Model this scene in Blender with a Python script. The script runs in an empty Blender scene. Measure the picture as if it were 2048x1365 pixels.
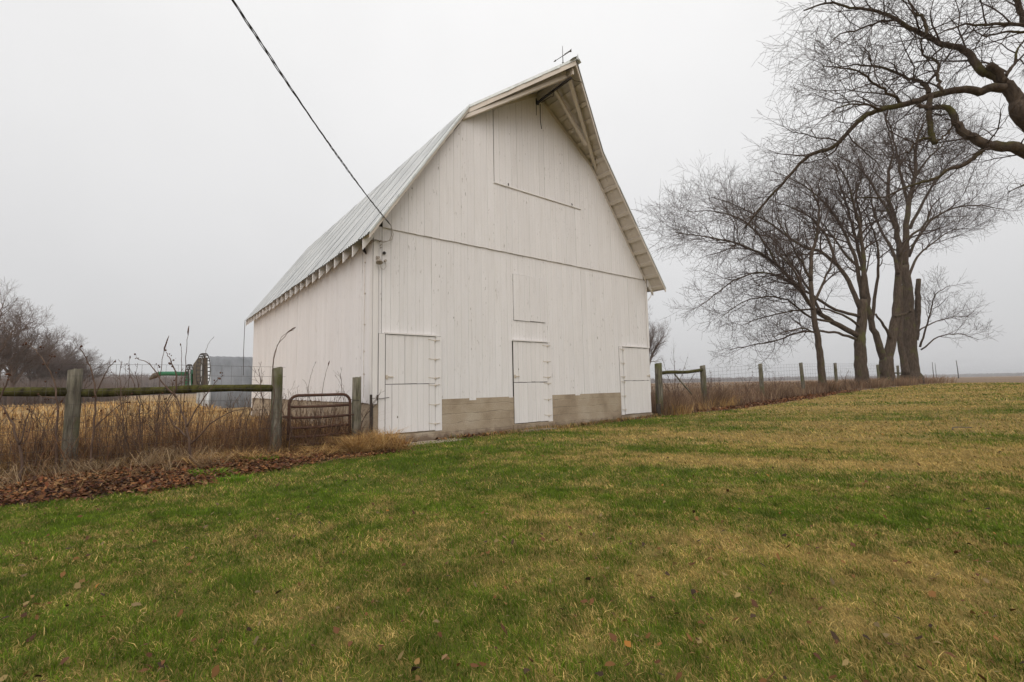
import bpy, math, random
import numpy as np
from mathutils import Vector, Matrix

# ------------------------------------------------------------------ camera
sc = bpy.context.scene
COL = sc.collection
F_PX, PITCH, ROLL, CAM_H = 935.7, 0.0949, 0.0197, 1.2
cam_d = bpy.data.cameras.new('camera')
cam = bpy.data.objects.new('camera', cam_d); COL.objects.link(cam)
cam_d.sensor_width = 36.0; cam_d.lens = 36.0 * F_PX / 2048.0
cam_d.clip_start = 0.05; cam_d.clip_end = 6000
cam.matrix_world = Matrix.Translation((0, 0, CAM_H)) @ Matrix.Rotation(math.pi / 2 + PITCH, 4, 'X') @ Matrix.Rotation(-ROLL, 4, 'Z')
sc.camera = cam

# ------------------------------------------------------------------ sky: a closed overcast deck
SUN_EL, SUN_AZ = math.radians(48), math.radians(188)      # azimuth clockwise from +Y
world = bpy.data.worlds.new('World'); sc.world = world; world.use_nodes = True
wn, wl = world.node_tree.nodes, world.node_tree.links
wn.clear()
wout = wn.new('ShaderNodeOutputWorld'); wbg = wn.new('ShaderNodeBackground')
sky = wn.new('ShaderNodeTexSky'); sky.sky_type = 'NISHITA'; sky.sun_disc = False
sky.sun_elevation = SUN_EL; sky.sun_rotation = SUN_AZ; sky.air_density = 1.0; sky.dust_density = 4.0
tc = wn.new('ShaderNodeTexCoord'); sx = wn.new('ShaderNodeSeparateXYZ'); wl.new(tc.outputs['Generated'], sx.inputs[0])
ramp = wn.new('ShaderNodeValToRGB'); wl.new(sx.outputs['Z'], ramp.inputs[0])
re = ramp.color_ramp.elements
re[0].position = 0.0; re[0].color = (6.05, 6.03, 6.1, 1)
re[1].position = 1.0; re[1].color = (11.0, 10.9, 10.75, 1)
e = re.new(0.22); e.color = (7.25, 7.2, 7.22, 1)
e = re.new(0.5); e.color = (8.5, 8.45, 8.42, 1)
nz = wn.new('ShaderNodeTexNoise'); nz.inputs['Scale'].default_value = 1.6; nz.inputs['Detail'].default_value = 4
wl.new(tc.outputs['Generated'], nz.inputs['Vector'])
nmr = wn.new('ShaderNodeMapRange'); nmr.inputs['From Min'].default_value = 0.3; nmr.inputs['From Max'].default_value = 0.7
nmr.inputs['To Min'].default_value = 0.945; nmr.inputs['To Max'].default_value = 1.05
wl.new(nz.outputs['Fac'], nmr.inputs['Value'])
vm = wn.new('ShaderNodeVectorMath'); vm.operation = 'SCALE'
wl.new(ramp.outputs['Color'], vm.inputs[0]); wl.new(nmr.outputs[0], vm.inputs['Scale'])
mixw = wn.new('ShaderNodeMix'); mixw.data_type = 'RGBA'; mixw.inputs['Factor'].default_value = 0.95
wl.new(sky.outputs[0], mixw.inputs['A']); wl.new(vm.outputs[0], mixw.inputs['B'])
wl.new(mixw.outputs['Result'], wbg.inputs['Color']); wbg.inputs['Strength'].default_value = 0.1
wl.new(wbg.outputs[0], wout.inputs[0])

sun_d = bpy.data.lights.new('sun', 'SUN'); sun_d.energy = 1.5; sun_d.angle = math.radians(75); sun_d.color = (1.0, 0.96, 0.9)
sun = bpy.data.objects.new('sun', sun_d); COL.objects.link(sun)
sdir = Vector((math.sin(SUN_AZ) * math.cos(SUN_EL), math.cos(SUN_AZ) * math.cos(SUN_EL), math.sin(SUN_EL)))
sun.rotation_euler = sdir.to_track_quat('Z', 'Y').to_euler(); sun.location = (0, -5, 20)
sc.view_settings.view_transform = 'Standard'; sc.view_settings.look = 'None'
sc.view_settings.gamma = 1; sc.view_settings.exposure = 0.10; sc.view_settings.use_curve_mapping = False
sc.cycles.use_adaptive_sampling = True; sc.cycles.adaptive_threshold = 0.02; sc.cycles.max_bounces = 4; sc.cycles.transparent_max_bounces = 4; sc.cycles.diffuse_bounces = 2; sc.cycles.glossy_bounces = 2; sc.cycles.volume_bounces = 0

# ------------------------------------------------------------------ helpers
rng = random.Random(7)
R = np.random.default_rng(11)

def ray(px, py):
    a, b = px - 1024, py - 682.5
    c, s = math.cos(ROLL), math.sin(ROLL)
    a, b = a * c - b * s, a * s + b * c
    x, u = a / F_PX, -b / F_PX
    return Vector((x, math.cos(PITCH) - u * math.sin(PITCH), math.sin(PITCH) + u * math.cos(PITCH)))

def at(px, py, d):
    """surveyed point: bearing of the photograph's pixel, at ground distance d"""
    r = ray(px, py)
    return Vector((0, 0, CAM_H)) + r * (d / r.y)

# barn frame
BX, BY, YAW = -2.9795, 9.9421, 0.6654
W, L = 9.74, 14.14
CU, SU = math.cos(YAW), math.sin(YAW)
def bw(u, v, z=0.0):
    return Vector((BX + u * CU - v * SU, BY + u * SU + v * CU, z))
def ground_z(x, y):
    x = np.asarray(x, float); y = np.asarray(y, float)
    u = (x - BX) * CU + (y - BY) * SU
    s = np.logaddexp(0, (u - 9.0) / 1.5) * 1.5
    z = 0.80 * (1 - np.exp(-s / 14.0))
    # low mound of leaves and sod along the left fence
    v = -(x - BX) * SU + (y - BY) * CU
    z = z + 0.10 * np.exp(-((v + 0.9) / 0.9) ** 2) / (1 + np.exp((u + 1.5) * 2.5))
    return z
def gz(x, y): return float(ground_z(x, y))

def vnoise(x, y, scale, seed):
    g = np.random.default_rng(seed).random((64, 64))
    x = np.asarray(x) / scale; y = np.asarray(y) / scale
    xi = np.floor(x).astype(int); yi = np.floor(y).astype(int)
    fx = x - xi; fy = y - yi
    fx = fx * fx * (3 - 2 * fx); fy = fy * fy * (3 - 2 * fy)
    a = g[xi % 64, yi % 64]; b = g[(xi + 1) % 64, yi % 64]; c = g[xi % 64, (yi + 1) % 64]; d = g[(xi + 1) % 64, (yi + 1) % 64]
    return a * (1 - fx) * (1 - fy) + b * fx * (1 - fy) + c * (1 - fx) * fy + d * fx * fy

def fbm(x, y, scale, seed):
    return (vnoise(x, y, scale, seed) * .55 + vnoise(x, y, scale * .47, seed + 1) * .28 + vnoise(x, y, scale * .21, seed + 2) * .17)

def inpoly(px, py, poly):
    px = np.asarray(px); py = np.asarray(py)
    ins = np.zeros(px.shape, bool); n = len(poly)
    for i in range(n):
        x1, y1 = poly[i]; x2, y2 = poly[(i + 1) % n]
        c = ((y1 > py) != (y2 > py))
        with np.errstate(divide='ignore', invalid='ignore'):
            xi = (x2 - x1) * (py - y1) / (y2 - y1 + 1e-12) + x1
        ins ^= c & (px < xi)
    return ins

def link(o, parent=None):
    COL.objects.link(o)
    if parent is not None: o.parent = parent
    return o
def tag(o, label=None, cat=None, group=None, kind=None):
    if label: o['label'] = label
    if cat: o['category'] = cat
    if group: o['group'] = group
    if kind: o['kind'] = kind
    return o
def thing(name, label, cat, loc=(0, 0, 0), rz=0, group=None):
    o = bpy.data.objects.new(name, None); o.empty_display_size = .2
    o.location = loc; o.rotation_euler = (0, 0, rz); link(o)
    return tag(o, label, cat, group)
def mesh_obj(name, me, mat, parent=None):
    o = bpy.data.objects.new(name, me)
    if mat is not None and not me.materials: me.materials.append(mat)
    return link(o, parent)

class MB:
    def __init__(s): s.v = []; s.f = []; s.sm = []
    def quad_strip(s): pass
    def box(s, x0, x1, y0, y1, z0, z1, M=None):
        b = len(s.v)
        pts = [(x0, y0, z0), (x1, y0, z0), (x1, y1, z0), (x0, y1, z0), (x0, y0, z1), (x1, y0, z1), (x1, y1, z1), (x0, y1, z1)]
        if M is not None: pts = [tuple(M @ Vector(p)) for p in pts]
        s.v += pts
        for q in ((0, 3, 2, 1), (4, 5, 6, 7), (0, 1, 5, 4), (1, 2, 6, 5), (2, 3, 7, 6), (3, 0, 4, 7)):
            s.f.append(tuple(b + i for i in q)); s.sm.append(False)
    def beam(s, p, q, w, h, up=(0, 0, 1)):
        p = Vector(p); q = Vector(q); d = (q - p); ln = d.length; d.normalize()
        upv = Vector(up); sd = d.cross(upv)
        if sd.length < 1e-4: sd = d.cross(Vector((1, 0, 0)))
        sd.normalize(); upn = sd.cross(d)
        M = Matrix(((d.x, sd.x, upn.x, p.x), (d.y, sd.y, upn.y, p.y), (d.z, sd.z, upn.z, p.z), (0, 0, 0, 1)))
        s.box(0, ln, -w / 2, w / 2, -h / 2, h / 2, M)
    def tube(s, pts, radii, n=8, caps=True, smooth=True):
        pts = [Vector(p) for p in pts]
        if not hasattr(radii, '__len__'): radii = [radii] * len(pts)
        b = len(s.v); ref = None
        for i, p in enumerate(pts):
            t = (pts[min(i + 1, len(pts) - 1)] - pts[max(i - 1, 0)])
            if t.length < 1e-9: t = Vector((0, 0, 1))
            t.normalize()
            if ref is None:
                ref = t.cross(Vector((0.13, 0.31, 0.94)))
                if ref.length < 0.1: ref = t.cross(Vector((1, 0, 0)))
            ref = (ref - t * ref.dot(t)); ref.normalize()
            bi = t.cross(ref)
            for k in range(n):
                a = 2 * math.pi * k / n
                s.v.append(tuple(p + (ref * math.cos(a) + bi * math.sin(a)) * radii[i]))
        for i in range(len(pts) - 1):
            for k in range(n):
                k2 = (k + 1) % n
                s.f.append((b + i * n + k, b + i * n + k2, b + (i + 1) * n + k2, b + (i + 1) * n + k)); s.sm.append(smooth)
        if caps:
            s.f.append(tuple(b + k for k in reversed(range(n)))); s.sm.append(False)
            e0 = b + (len(pts) - 1) * n
            s.f.append(tuple(e0 + k for k in range(n))); s.sm.append(False)
    def prism(s, poly, y0, y1, axis='y'):
        """polygon in (x,z) extruded along y"""
        b = len(s.v); n = len(poly)
        for y in (y0, y1):
            for (x, z) in poly: s.v.append((x, y, z))
        s.f.append(tuple(b + i for i in range(n))); s.sm.append(False)
        s.f.append(tuple(b + n + i for i in reversed(range(n)))); s.sm.append(False)
        for i in range(n):
            j = (i + 1) % n
            s.f.append((b + i, b + n + i, b + n + j, b + j)); s.sm.append(False)
    def poly(s, pts, smooth=False):
        b = len(s.v); s.v += [tuple(p) for p in pts]; s.f.append(tuple(range(b, b + len(pts)))); s.sm.append(smooth)
    def mesh(s, name):
        me = bpy.data.meshes.new(name); me.from_pydata(s.v, [], s.f)
        me.polygons.foreach_set('use_smooth', s.sm); me.update(); return me
    def build(s, name, mat, parent=None, fix=True):
        me = s.mesh(name)
        if fix:
            import bmesh
            bm = bmesh.new(); bm.from_mesh(me); bmesh.ops.recalc_face_normals(bm, faces=bm.faces); bm.to_mesh(me); bm.free()
        return mesh_obj(name, me, mat, parent)

def np_mesh(name, verts, tris, col=None, quads=None):
    """big triangle mesh from numpy arrays, with an optional per-vertex colour"""
    me = bpy.data.meshes.new(name)
    nv = len(verts); me.vertices.add(nv); me.vertices.foreach_set('co', np.ascontiguousarray(verts, np.float32).ravel())
    loops = []; starts = []; tot = 0
    if tris is not None and len(tris): loops.append(tris.ravel()); starts.append(np.arange(len(tris)) * 3); tot = len(tris) * 3
    if quads is not None and len(quads): loops.append(quads.ravel()); starts.append(tot + np.arange(len(quads)) * 4)
    lp = np.concatenate(loops).astype(np.int32); st = np.concatenate(starts).astype(np.int32)
    me.loops.add(len(lp)); me.loops.foreach_set('vertex_index', lp)
    me.polygons.add(len(st)); me.polygons.foreach_set('loop_start', st)
    me.update(calc_edges=True)
    if col is not None:
        a = me.attributes.new('col', 'FLOAT_COLOR', 'POINT')
        c4 = np.ones((nv, 4), np.float32); c4[:, :3] = col
        a.data.foreach_set('color', c4.ravel())
    return me

# ------------------------------------------------------------------ materials
def new_mat(name):
    m = bpy.data.materials.new(name); m.use_nodes = True
    nt = m.node_tree; b = nt.nodes['Principled BSDF']
    return m, nt, b
def N(nt, t, **kw):
    n = nt.nodes.new(t)
    for k, v in kw.items():
        if k in n.inputs.keys(): n.inputs[k].default_value = v
        else: setattr(n, k, v)
    return n
def ramp_n(nt, fac, stops):
    r = nt.nodes.new('ShaderNodeValToRGB'); el = r.color_ramp.elements
    while len(el) > 1: el.remove(el[-1])
    el[0].position = stops[0][0]; el[0].color = (*stops[0][1], 1)
    for p, c in stops[1:]:
        q = el.new(p); q.color = (*c, 1)
    nt.links.new(fac, r.inputs[0]); return r
def mixc(nt, fac, a, b, blend='MIX'):
    m = nt.nodes.new('ShaderNodeMix'); m.data_type = 'RGBA'; m.blend_type = blend
    for sock, val in (('Factor', fac), ('A', a), ('B', b)):
        if isinstance(val, (float, int)): m.inputs[sock].default_value = val
        elif isinstance(val, tuple): m.inputs[sock].default_value = (*val, 1)
        else: nt.links.new(val, m.inputs[sock])
    return m.outputs['Result']
def coords(nt, scale=(1, 1, 1), rand=True, kind='Object'):
    tcn = nt.nodes.new('ShaderNodeTexCoord'); mp = nt.nodes.new('ShaderNodeMapping')
    mp.inputs['Scale'].default_value = scale
    src = tcn.outputs[kind]
    if rand:
        oi = nt.nodes.new('ShaderNodeObjectInfo'); ad = nt.nodes.new('ShaderNodeVectorMath'); ad.operation = 'MULTIPLY_ADD'
        cb = nt.nodes.new('ShaderNodeCombineXYZ')
        for i in range(3): nt.links.new(oi.outputs['Random'], cb.inputs[i])
        nt.links.new(cb.outputs[0], ad.inputs[0]); ad.inputs[1].default_value = (37.0, 53.0, 71.0)
        nt.links.new(src, ad.inputs[2]); src = ad.outputs[0]
    nt.links.new(src, mp.inputs['Vector']); return mp.outputs[0]
def noise(nt, vec, scale, detail=4, rough=.55):
    n = N(nt, 'ShaderNodeTexNoise', Scale=scale, Detail=detail, Roughness=rough); nt.links.new(vec, n.inputs['Vector']); return n.outputs['Fac']
def bump(nt, b, h, strength=.3, dist=.01):
    bn = N(nt, 'ShaderNodeBump', Strength=strength, Distance=dist); nt.links.new(h, bn.inputs['Height']); nt.links.new(bn.outputs[0], b.inputs['Normal'])

def mat_paint(name, base=(.782, .750, .744), chips=.56, dirt=(.50, .45, .395)):
    m, nt, b = new_mat(name)
    oi = nt.nodes.new('ShaderNodeObjectInfo')
    tone = ramp_n(nt, oi.outputs['Random'], [(0, tuple(c * .972 for c in base)), (.5, base), (1, tuple(min(.86, c * 1.02) for c in base))])
    v1 = coords(nt, (1, 1, .35)); n1 = noise(nt, v1, 2.2, 5)
    r1 = ramp_n(nt, n1, [(.35, (0, 0, 0)), (.75, (.55, .55, .55))])
    c = mixc(nt, r1.outputs[0], tone.outputs[0], dirt, 'MIX')
    mx = nt.nodes.new('ShaderNodeMix'); mx.data_type = 'RGBA'; mx.inputs['Factor'].default_value = .28
    nt.links.new(tone.outputs[0], mx.inputs['A']); nt.links.new(c, mx.inputs['B']); c = mx.outputs['Result']
    # vertical streaks of grime
    v2 = coords(nt, (14, 14, .5)); n2 = noise(nt, v2, 2.0, 3)
    r2 = ramp_n(nt, n2, [(.55, (0, 0, 0)), (.8, (.35, .35, .35))])
    c = mixc(nt, r2.outputs[0], c, (.52, .475, .43))
    # flaked spots down to grey wood, a few dark knots
    v3 = coords(nt, (1, 1, .22)); n3 = noise(nt, v3, 26, 6, .6)
    r3 = ramp_n(nt, n3, [(chips + .08, (0, 0, 0)), (chips + .11, (1, 1, 1))])
    ncl = noise(nt, coords(nt, (1, 1, .5)), .9, 3); rcl = ramp_n(nt, ncl, [(.44, (.12, .12, .12)), (.62, (1, 1, 1))])
    chip = mixc(nt, 1.0, r3.outputs[0], rcl.outputs[0], 'MULTIPLY'); c = mixc(nt, chip, c, (.30, .26, .22))
    n6 = noise(nt, coords(nt, (75, 75, .5)), 1.0, 2); r6 = ramp_n(nt, n6, [(.68, (0, 0, 0)), (.74, (.7, .7, .7))])
    crk = mixc(nt, 1.0, r6.outputs[0], rcl.outputs[0], 'MULTIPLY'); c = mixc(nt, crk, c, (.28, .24, .20))
    vo = N(nt, 'ShaderNodeTexVoronoi', Scale=1.6); nt.links.new(coords(nt, (1, 1, .6)), vo.inputs['Vector'])
    r4 = ramp_n(nt, vo.outputs['Distance'], [(.018, (1, 1, 1)), (.028, (0, 0, 0))])
    c = mixc(nt, r4.outputs[0], c, (.16, .13, .10))
    nt.links.new(c, b.inputs['Base Color']); b.inputs['Roughness'].default_value = .62; b.inputs['Specular IOR Level'].default_value = .25
    v5 = coords(nt, (30, 30, 1.4)); n5 = noise(nt, v5, 3, 4)
    ad = N(nt, 'ShaderNodeMath', operation='SUBTRACT'); nt.links.new(n5, ad.inputs[0]); nt.links.new(r3.outputs[0], ad.inputs[1])
    bump(nt, b, ad.outputs[0], .35, .003)
    return m
M_PAINT = mat_paint('white_barn_paint')
M_TRIM = mat_paint('white_trim_paint', (.76, .722, .70), .63)
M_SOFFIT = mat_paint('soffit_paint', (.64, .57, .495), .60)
M_DOOR = mat_paint('white_door_paint', (.775, .74, .728), .62)

def mat_simple(name, c1, c2, scale=6, rough=.7, metal=0, bs=.2, stretch=(1, 1, 1), bd=.01, c3=None):
    m, nt, b = new_mat(name)
    v = coords(nt, stretch); n = noise(nt, v, scale, 5)
    st = [(.3, c1), (.7, c2)]
    if c3: st = [(.25, c1), (.5, c2), (.75, c3)]
    r = ramp_n(nt, n, st); nt.links.new(r.outputs[0], b.inputs['Base Color'])
    b.inputs['Roughness'].default_value = rough; b.inputs['Metallic'].default_value = metal
    b.inputs['Specular IOR Level'].default_value = .2
    n2 = noise(nt, coords(nt, stretch), scale * 3.3, 5); bump(nt, b, n2, bs, bd)
    return m
M_GAPSHADE = mat_simple('gap_shade_wood', (.05, .042, .035), (.09, .075, .06), 3)  # backing wood coloured dark so gaps between boards look shaded
M_GALV = mat_simple('galvanised_trim', (.44, .455, .445), (.63, .645, .63), 5, .5, .25, .15, c3=(.52, .54, .52))
M_RUST = mat_simple('rusty_tube', (.048, .028, .021), (.095, .048, .033), 14, .85, .1, .4, c3=(.065, .045, .036))
M_IRON = mat_simple('dark_iron', (.045, .038, .034), (.09, .07, .055), 20, .7, .3, .2)
M_HINGE = mat_simple('painted_hinge', (.40, .33, .24), (.62, .55, .46), 22, .7, 0, .3, c3=(.30, .20, .12))
M_CABLE = mat_simple('cable_black', (.022, .018, .017), (.05, .04, .036), 20, .6)
M_WIRE = mat_simple('fence_wire', (.07, .058, .05), (.14, .12, .105), 30, .6, .5)
M_CERAMIC = mat_simple('insulator', (.30, .25, .20), (.45, .40, .35), 12, .4)
M_GREEN = mat_simple('machine_green', (.018, .11, .05), (.04, .17, .085), 6, .55, 0, .2, c3=(.03, .10, .05))
M_OLDWOOD = mat_simple('old_wood', (.10, .08, .06), (.18, .15, .115), 5, .85, 0, .3, (3, 3, .5))
M_WHEEL = mat_simple('steel_wheel', (.05, .045, .04), (.12, .11, .10), 10, .7, .4)
M_WHITESTEEL = mat_simple('pale_steel', (.45, .46, .47), (.6, .61, .62), 5, .5, .2)
M_SLAB = mat_simple('slab_concrete', (.20, .165, .125), (.30, .25, .19), 5, .9, 0, .4, c3=(.25, .21, .16))
M_POLE = mat_simple('far_pole', (.07, .06, .055), (.10, .09, .08), 2, .9)

def mat_concrete():
    m, nt, b = new_mat('board_formed_concrete')
    v = coords(nt, (1, 1, 1), False)
    n1 = noise(nt, v, 1.3, 6, .6); n2 = noise(nt, v, 40, 4, .7)
    r = ramp_n(nt, n1, [(.28, (.27, .205, .142)), (.5, (.42, .335, .243)), (.72, (.50, .42, .325))])
    r2 = ramp_n(nt, n2, [(.3, (.72, .72, .72)), (.6, (1, 1, 1))])
    c = mixc(nt, 1.0, r.outputs[0], r2.outputs[0], 'MULTIPLY')
    # stains and pock marks
    n3 = noise(nt, coords(nt, (1, 1, 1.8), False), 4.2, 5, .6)
    r3 = ramp_n(nt, n3, [(.69, (0, 0, 0)), (.73, (1, 1, 1))]); c = mixc(nt, r3.outputs[0], c, (.13, .10, .08))
    # horizontal form-board lines
    sp = nt.nodes.new('ShaderNodeSeparateXYZ'); 
    wob = noise(nt, coords(nt, (1, 1, 1), False), 1.7, 3)
    nt.links.new(v, sp.inputs[0])
    ma = N(nt, 'ShaderNodeMath', operation='MULTIPLY_ADD'); nt.links.new(wob, ma.inputs[0]); ma.inputs[1].default_value = .13; nt.links.new(sp.outputs['Z'], ma.inputs[2])
    md = N(nt, 'ShaderNodeMath', operation='PINGPONG'); nt.links.new(ma.outputs[0], md.inputs[0]); md.inputs[1].default_value = .105
    r4 = ramp_n(nt, md.outputs[0], [(.004, (0, 0, 0)), (.012, (1, 1, 1))])
    brk = noise(nt, coords(nt, (1, 1, 3), False), 3.1, 3)
    rb = ramp_n(nt, brk, [(.47, (0, 0, 0)), (.62, (.7, .7, .7))])
    inv = N(nt, 'ShaderNodeInvert'); nt.links.new(r4.outputs[0], inv.inputs['Color'])
    fac = mixc(nt, 1.0, inv.outputs[0], rb.outputs[0], 'MULTIPLY')
    c = mixc(nt, fac, c, (.19, .155, .12))
    # splash of earth low down (dirt, not shade)
    n5 = noise(nt, v, 6, 4)
    m5 = N(nt, 'ShaderNodeMath', operation='MULTIPLY_ADD'); nt.links.new(n5, m5.inputs[0]); m5.inputs[1].default_value = .35; nt.links.new(sp.outputs['Z'], m5.inputs[2])
    r5 = ramp_n(nt, m5.outputs[0], [(.22, (.8, .8, .8)), (.36, (0, 0, 0))]); c = mixc(nt, r5.outputs[0], c, (.15, .10, .07))
    nt.links.new(c, b.inputs['Base Color']); b.inputs['Roughness'].default_value = .92; b.inputs['Specular IOR Level'].default_value = .1
    hs = mixc(nt, .6, r2.outputs[0], r4.outputs[0]); bump(nt, b, hs, .6, .008)
    return m
M_CONC = mat_concrete()

def mat_roof():
    m, nt, b = new_mat('corrugated_roof_metal')
    v = coords(nt, (1, 1, 1)); n = noise(nt, v, .9, 5)
    r = ramp_n(nt, n, [(.3, (.42, .43, .435)), (.55, (.55, .56, .56)), (.75, (.63, .635, .63))])
    v2 = coords(nt, (1.2, 16, 1.2)); n2 = noise(nt, v2, 1.4, 5)
    r2 = ramp_n(nt, n2, [(.58, (0, 0, 0)), (.74, (.55, .55, .55))]); c = mixc(nt, r2.outputs[0], r.outputs[0], (.27, .27, .26))
    n3 = noise(nt, coords(nt), 11, 5, .7); r3 = ramp_n(nt, n3, [(.68, (0, 0, 0)), (.73, (.6, .6, .6))]); c = mixc(nt, r3.outputs[0], c, (.24, .20, .16))
    nt.links.new(c, b.inputs['Base Color']); b.inputs['Metallic'].default_value = .35; b.inputs['Roughness'].default_value = .5
    return m
M_ROOF = mat_roof()

def mat_bark(name, c1, c2, moss=None, mossamt=.5):
    m, nt, b = new_mat(name)
    v = coords(nt, (1, 1, .22)); n = noise(nt, v, 14, 6, .65)
    r = ramp_n(nt, n, [(.3, c1), (.68, c2)]); c = r.outputs[0]
    if moss:
        n2 = noise(nt, coords(nt), 1.6, 4); r2 = ramp_n(nt, n2, [(mossamt, (0, 0, 0)), (mossamt + .16, (.8, .8, .8))]); c = mixc(nt, r2.outputs[0], c, moss)
    nt.links.new(c, b.inputs['Base Color']); b.inputs['Roughness'].default_value = .95; b.inputs['Specular IOR Level'].default_value = .1
    n3 = noise(nt, coords(nt, (1, 1, .16)), 20, 6, .7); bump(nt, b, n3, 1.0, .035)
    return m
M_BARK = mat_bark('tree_bark', (.040, .029, .021), (.125, .092, .068), (.10, .10, .035), .56)
M_BARK_NEAR = mat_bark('near_limb_bark', (.035, .025, .020), (.115, .085, .062), (.085, .080, .022), .52)
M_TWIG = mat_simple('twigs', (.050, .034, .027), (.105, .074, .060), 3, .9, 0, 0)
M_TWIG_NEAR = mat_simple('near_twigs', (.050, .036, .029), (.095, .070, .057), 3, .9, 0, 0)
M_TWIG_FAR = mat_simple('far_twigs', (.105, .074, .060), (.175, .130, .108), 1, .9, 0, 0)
M_TWIG_RED = mat_simple('shrub_twigs', (.075, .042, .034), (.135, .082, .066), 4, .9, 0, 0)
M_STEM = mat_simple('weed_stems', (.075, .046, .034), (.150, .098, .070), 8, .9, 0, .1)
M_SEED = mat_simple('seed_heads', (.05, .022, .014), (.12, .055, .030), 30, .95, 0, .2)
def mat_post(name, green):
    m, nt, b = new_mat(name)
    v = coords(nt, (1, 1, .12)); n = noise(nt, v, 22, 6, .65)
    r = ramp_n(nt, n, [(.3, (.060, .052, .040)), (.5, (.155, .138, .105)), (.72, (.27, .245, .195))])
    n2 = noise(nt, coords(nt, (1, 1, .5)), 3.2, 4); r2 = ramp_n(nt, n2, [(green, (0, 0, 0)), (green + .2, (.85, .85, .85))])
    c = mixc(nt, r2.outputs[0], r.outputs[0], (.095, .100, .030))
    nt.links.new(c, b.inputs['Base Color']); b.inputs['Roughness'].default_value = .95; b.inputs['Specular IOR Level'].default_value = .1
    n3 = noise(nt, coords(nt, (1, 1, .07)), 34, 5, .7); bump(nt, b, n3, .8, .015)
    return m
M_POST = mat_post('weathered_post', .46)
def mat_rail():
    m, nt, b = new_mat('mossy_rail')
    n = noise(nt, coords(nt, (3, 1, 1)), 6, 6, .65)
    r = ramp_n(nt, n, [(.3, (.022, .018, .013)), (.48, (.062, .056, .018)), (.7, (.105, .098, .030))])
    nt.links.new(r.outputs[0], b.inputs['Base Color']); b.inputs['Roughness'].default_value = .95; b.inputs['Specular IOR Level'].default_value = .1
    bump(nt, b, noise(nt, coords(nt), 40, 5), .7, .015); return m
M_RAIL = mat_rail()
def mat_attr(name, rough=.85, trans=0.0, noise_amt=0):
    m, nt, b = new_mat(name)
    a = nt.nodes.new('ShaderNodeAttribute'); a.attribute_name = 'col'
    c = a.outputs['Color']
    if noise_amt:
        n = noise(nt, coords(nt, (1, 1, 1), False), 9, 6, .7); r = ramp_n(nt, n, [(.3, (1 - noise_amt,) * 3), (.7, (1 + noise_amt * .4,) * 3)])
        c = mixc(nt, 1.0, c, r.outputs[0], 'MULTIPLY')
        n2 = noise(nt, coords(nt, (1, 1, 1), False), 60, 4, .7); bump(nt, b, n2, .8, .02)
    nt.links.new(c, b.inputs['Base Color']); b.inputs['Roughness'].default_value = rough; b.inputs['Specular IOR Level'].default_value = .15
    if trans:
        out = nt.nodes['Material Output']; tr = nt.nodes.new('ShaderNodeBsdfTranslucent'); ms = nt.nodes.new('ShaderNodeMixShader')
        nt.links.new(c, tr.inputs['Color']); ms.inputs[0].default_value = trans
        nt.links.new(b.outputs[0], ms.inputs[1]); nt.links.new(tr.outputs[0], ms.inputs[2]); nt.links.new(ms.outputs[0], out.inputs['Surface'])
    return m
M_GROUND = mat_attr('ground_earth', .95, 0, .35)
M_GRASS = mat_attr('grass_blades', .6, .3)
M_STRAW = mat_attr('dry_straw', .75, .25)
M_LEAF = mat_attr('fallen_leaves', .7, .12)

# ------------------------------------------------------------------ lawn outline (world x, y)
def uv(u, v): p = bw(u, v); return (p.x, p.y)
LAWN = [(-16, -10), (-14, -3), (-8.8, 1.6), (-5.44, 5.08), (-4.31, 6.07), (-3.2, 7.6), (-2.2, 8.95), uv(.35, -.42), uv(2.0, -.30), uv(5, -.28), uv(9.9, -.30),
        uv(10.8, -.55), uv(12.5, -1.2), uv(15, -1.6), uv(19, -1.7), uv(24, -1.5), uv(30, -1.3), uv(38, -1.6), uv(44, -2.2), (33.2, 32), (34.5, 24), (38, 8), (42, -10)]
def lawn_straw(x, y):
    """share of dry straw in the turf (0 green .. 1 straw): more of it to the right and far"""
    ca, sa = math.cos(-.42), math.sin(-.42)
    xr = (x * ca + y * sa); yr = (-x * sa + y * ca)
    band = fbm(xr / 5.0, yr, 1.0, 31)
    blot = fbm(x, y, 1.3, 77)
    fine = fbm(x, y, .34, 5) * .6 + fbm(x, y, .12, 6) * .4
    base = 0.20 + .58 / (1 + np.exp(-(x - 1.2 - .1 * y) / 1.6)) 
    s = base + (band - .5) * 1.75 * (.22 + .78 / (1 + np.exp(-(x - 0.8) / 1.0))) + (blot - .5) * .42 + (fine - .5) * 1.5
    for (cx, cy, rx, ry) in ((5.75, 6.6, .75, .28), (3.0, 7.1, .8, .22), (5.5, 9.5, 1.6, .3), (2.1, 5.2, .8, .25), (3.6, 12.3, 1.6, .3)):
        s = s + .5 * np.exp(-((x - cx) / rx) ** 2 - ((y - cy) / ry) ** 2)
    return np.clip(s, 0, 1)
GREEN_A = np.array([.055, .095, .006]); GREEN_B = np.array([.165, .235, .018]); STRAW_A = np.array([.270, .185, .045]); STRAW_B = np.array([.70, .50, .185]); SOIL = np.array([.060, .044, .024])

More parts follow.
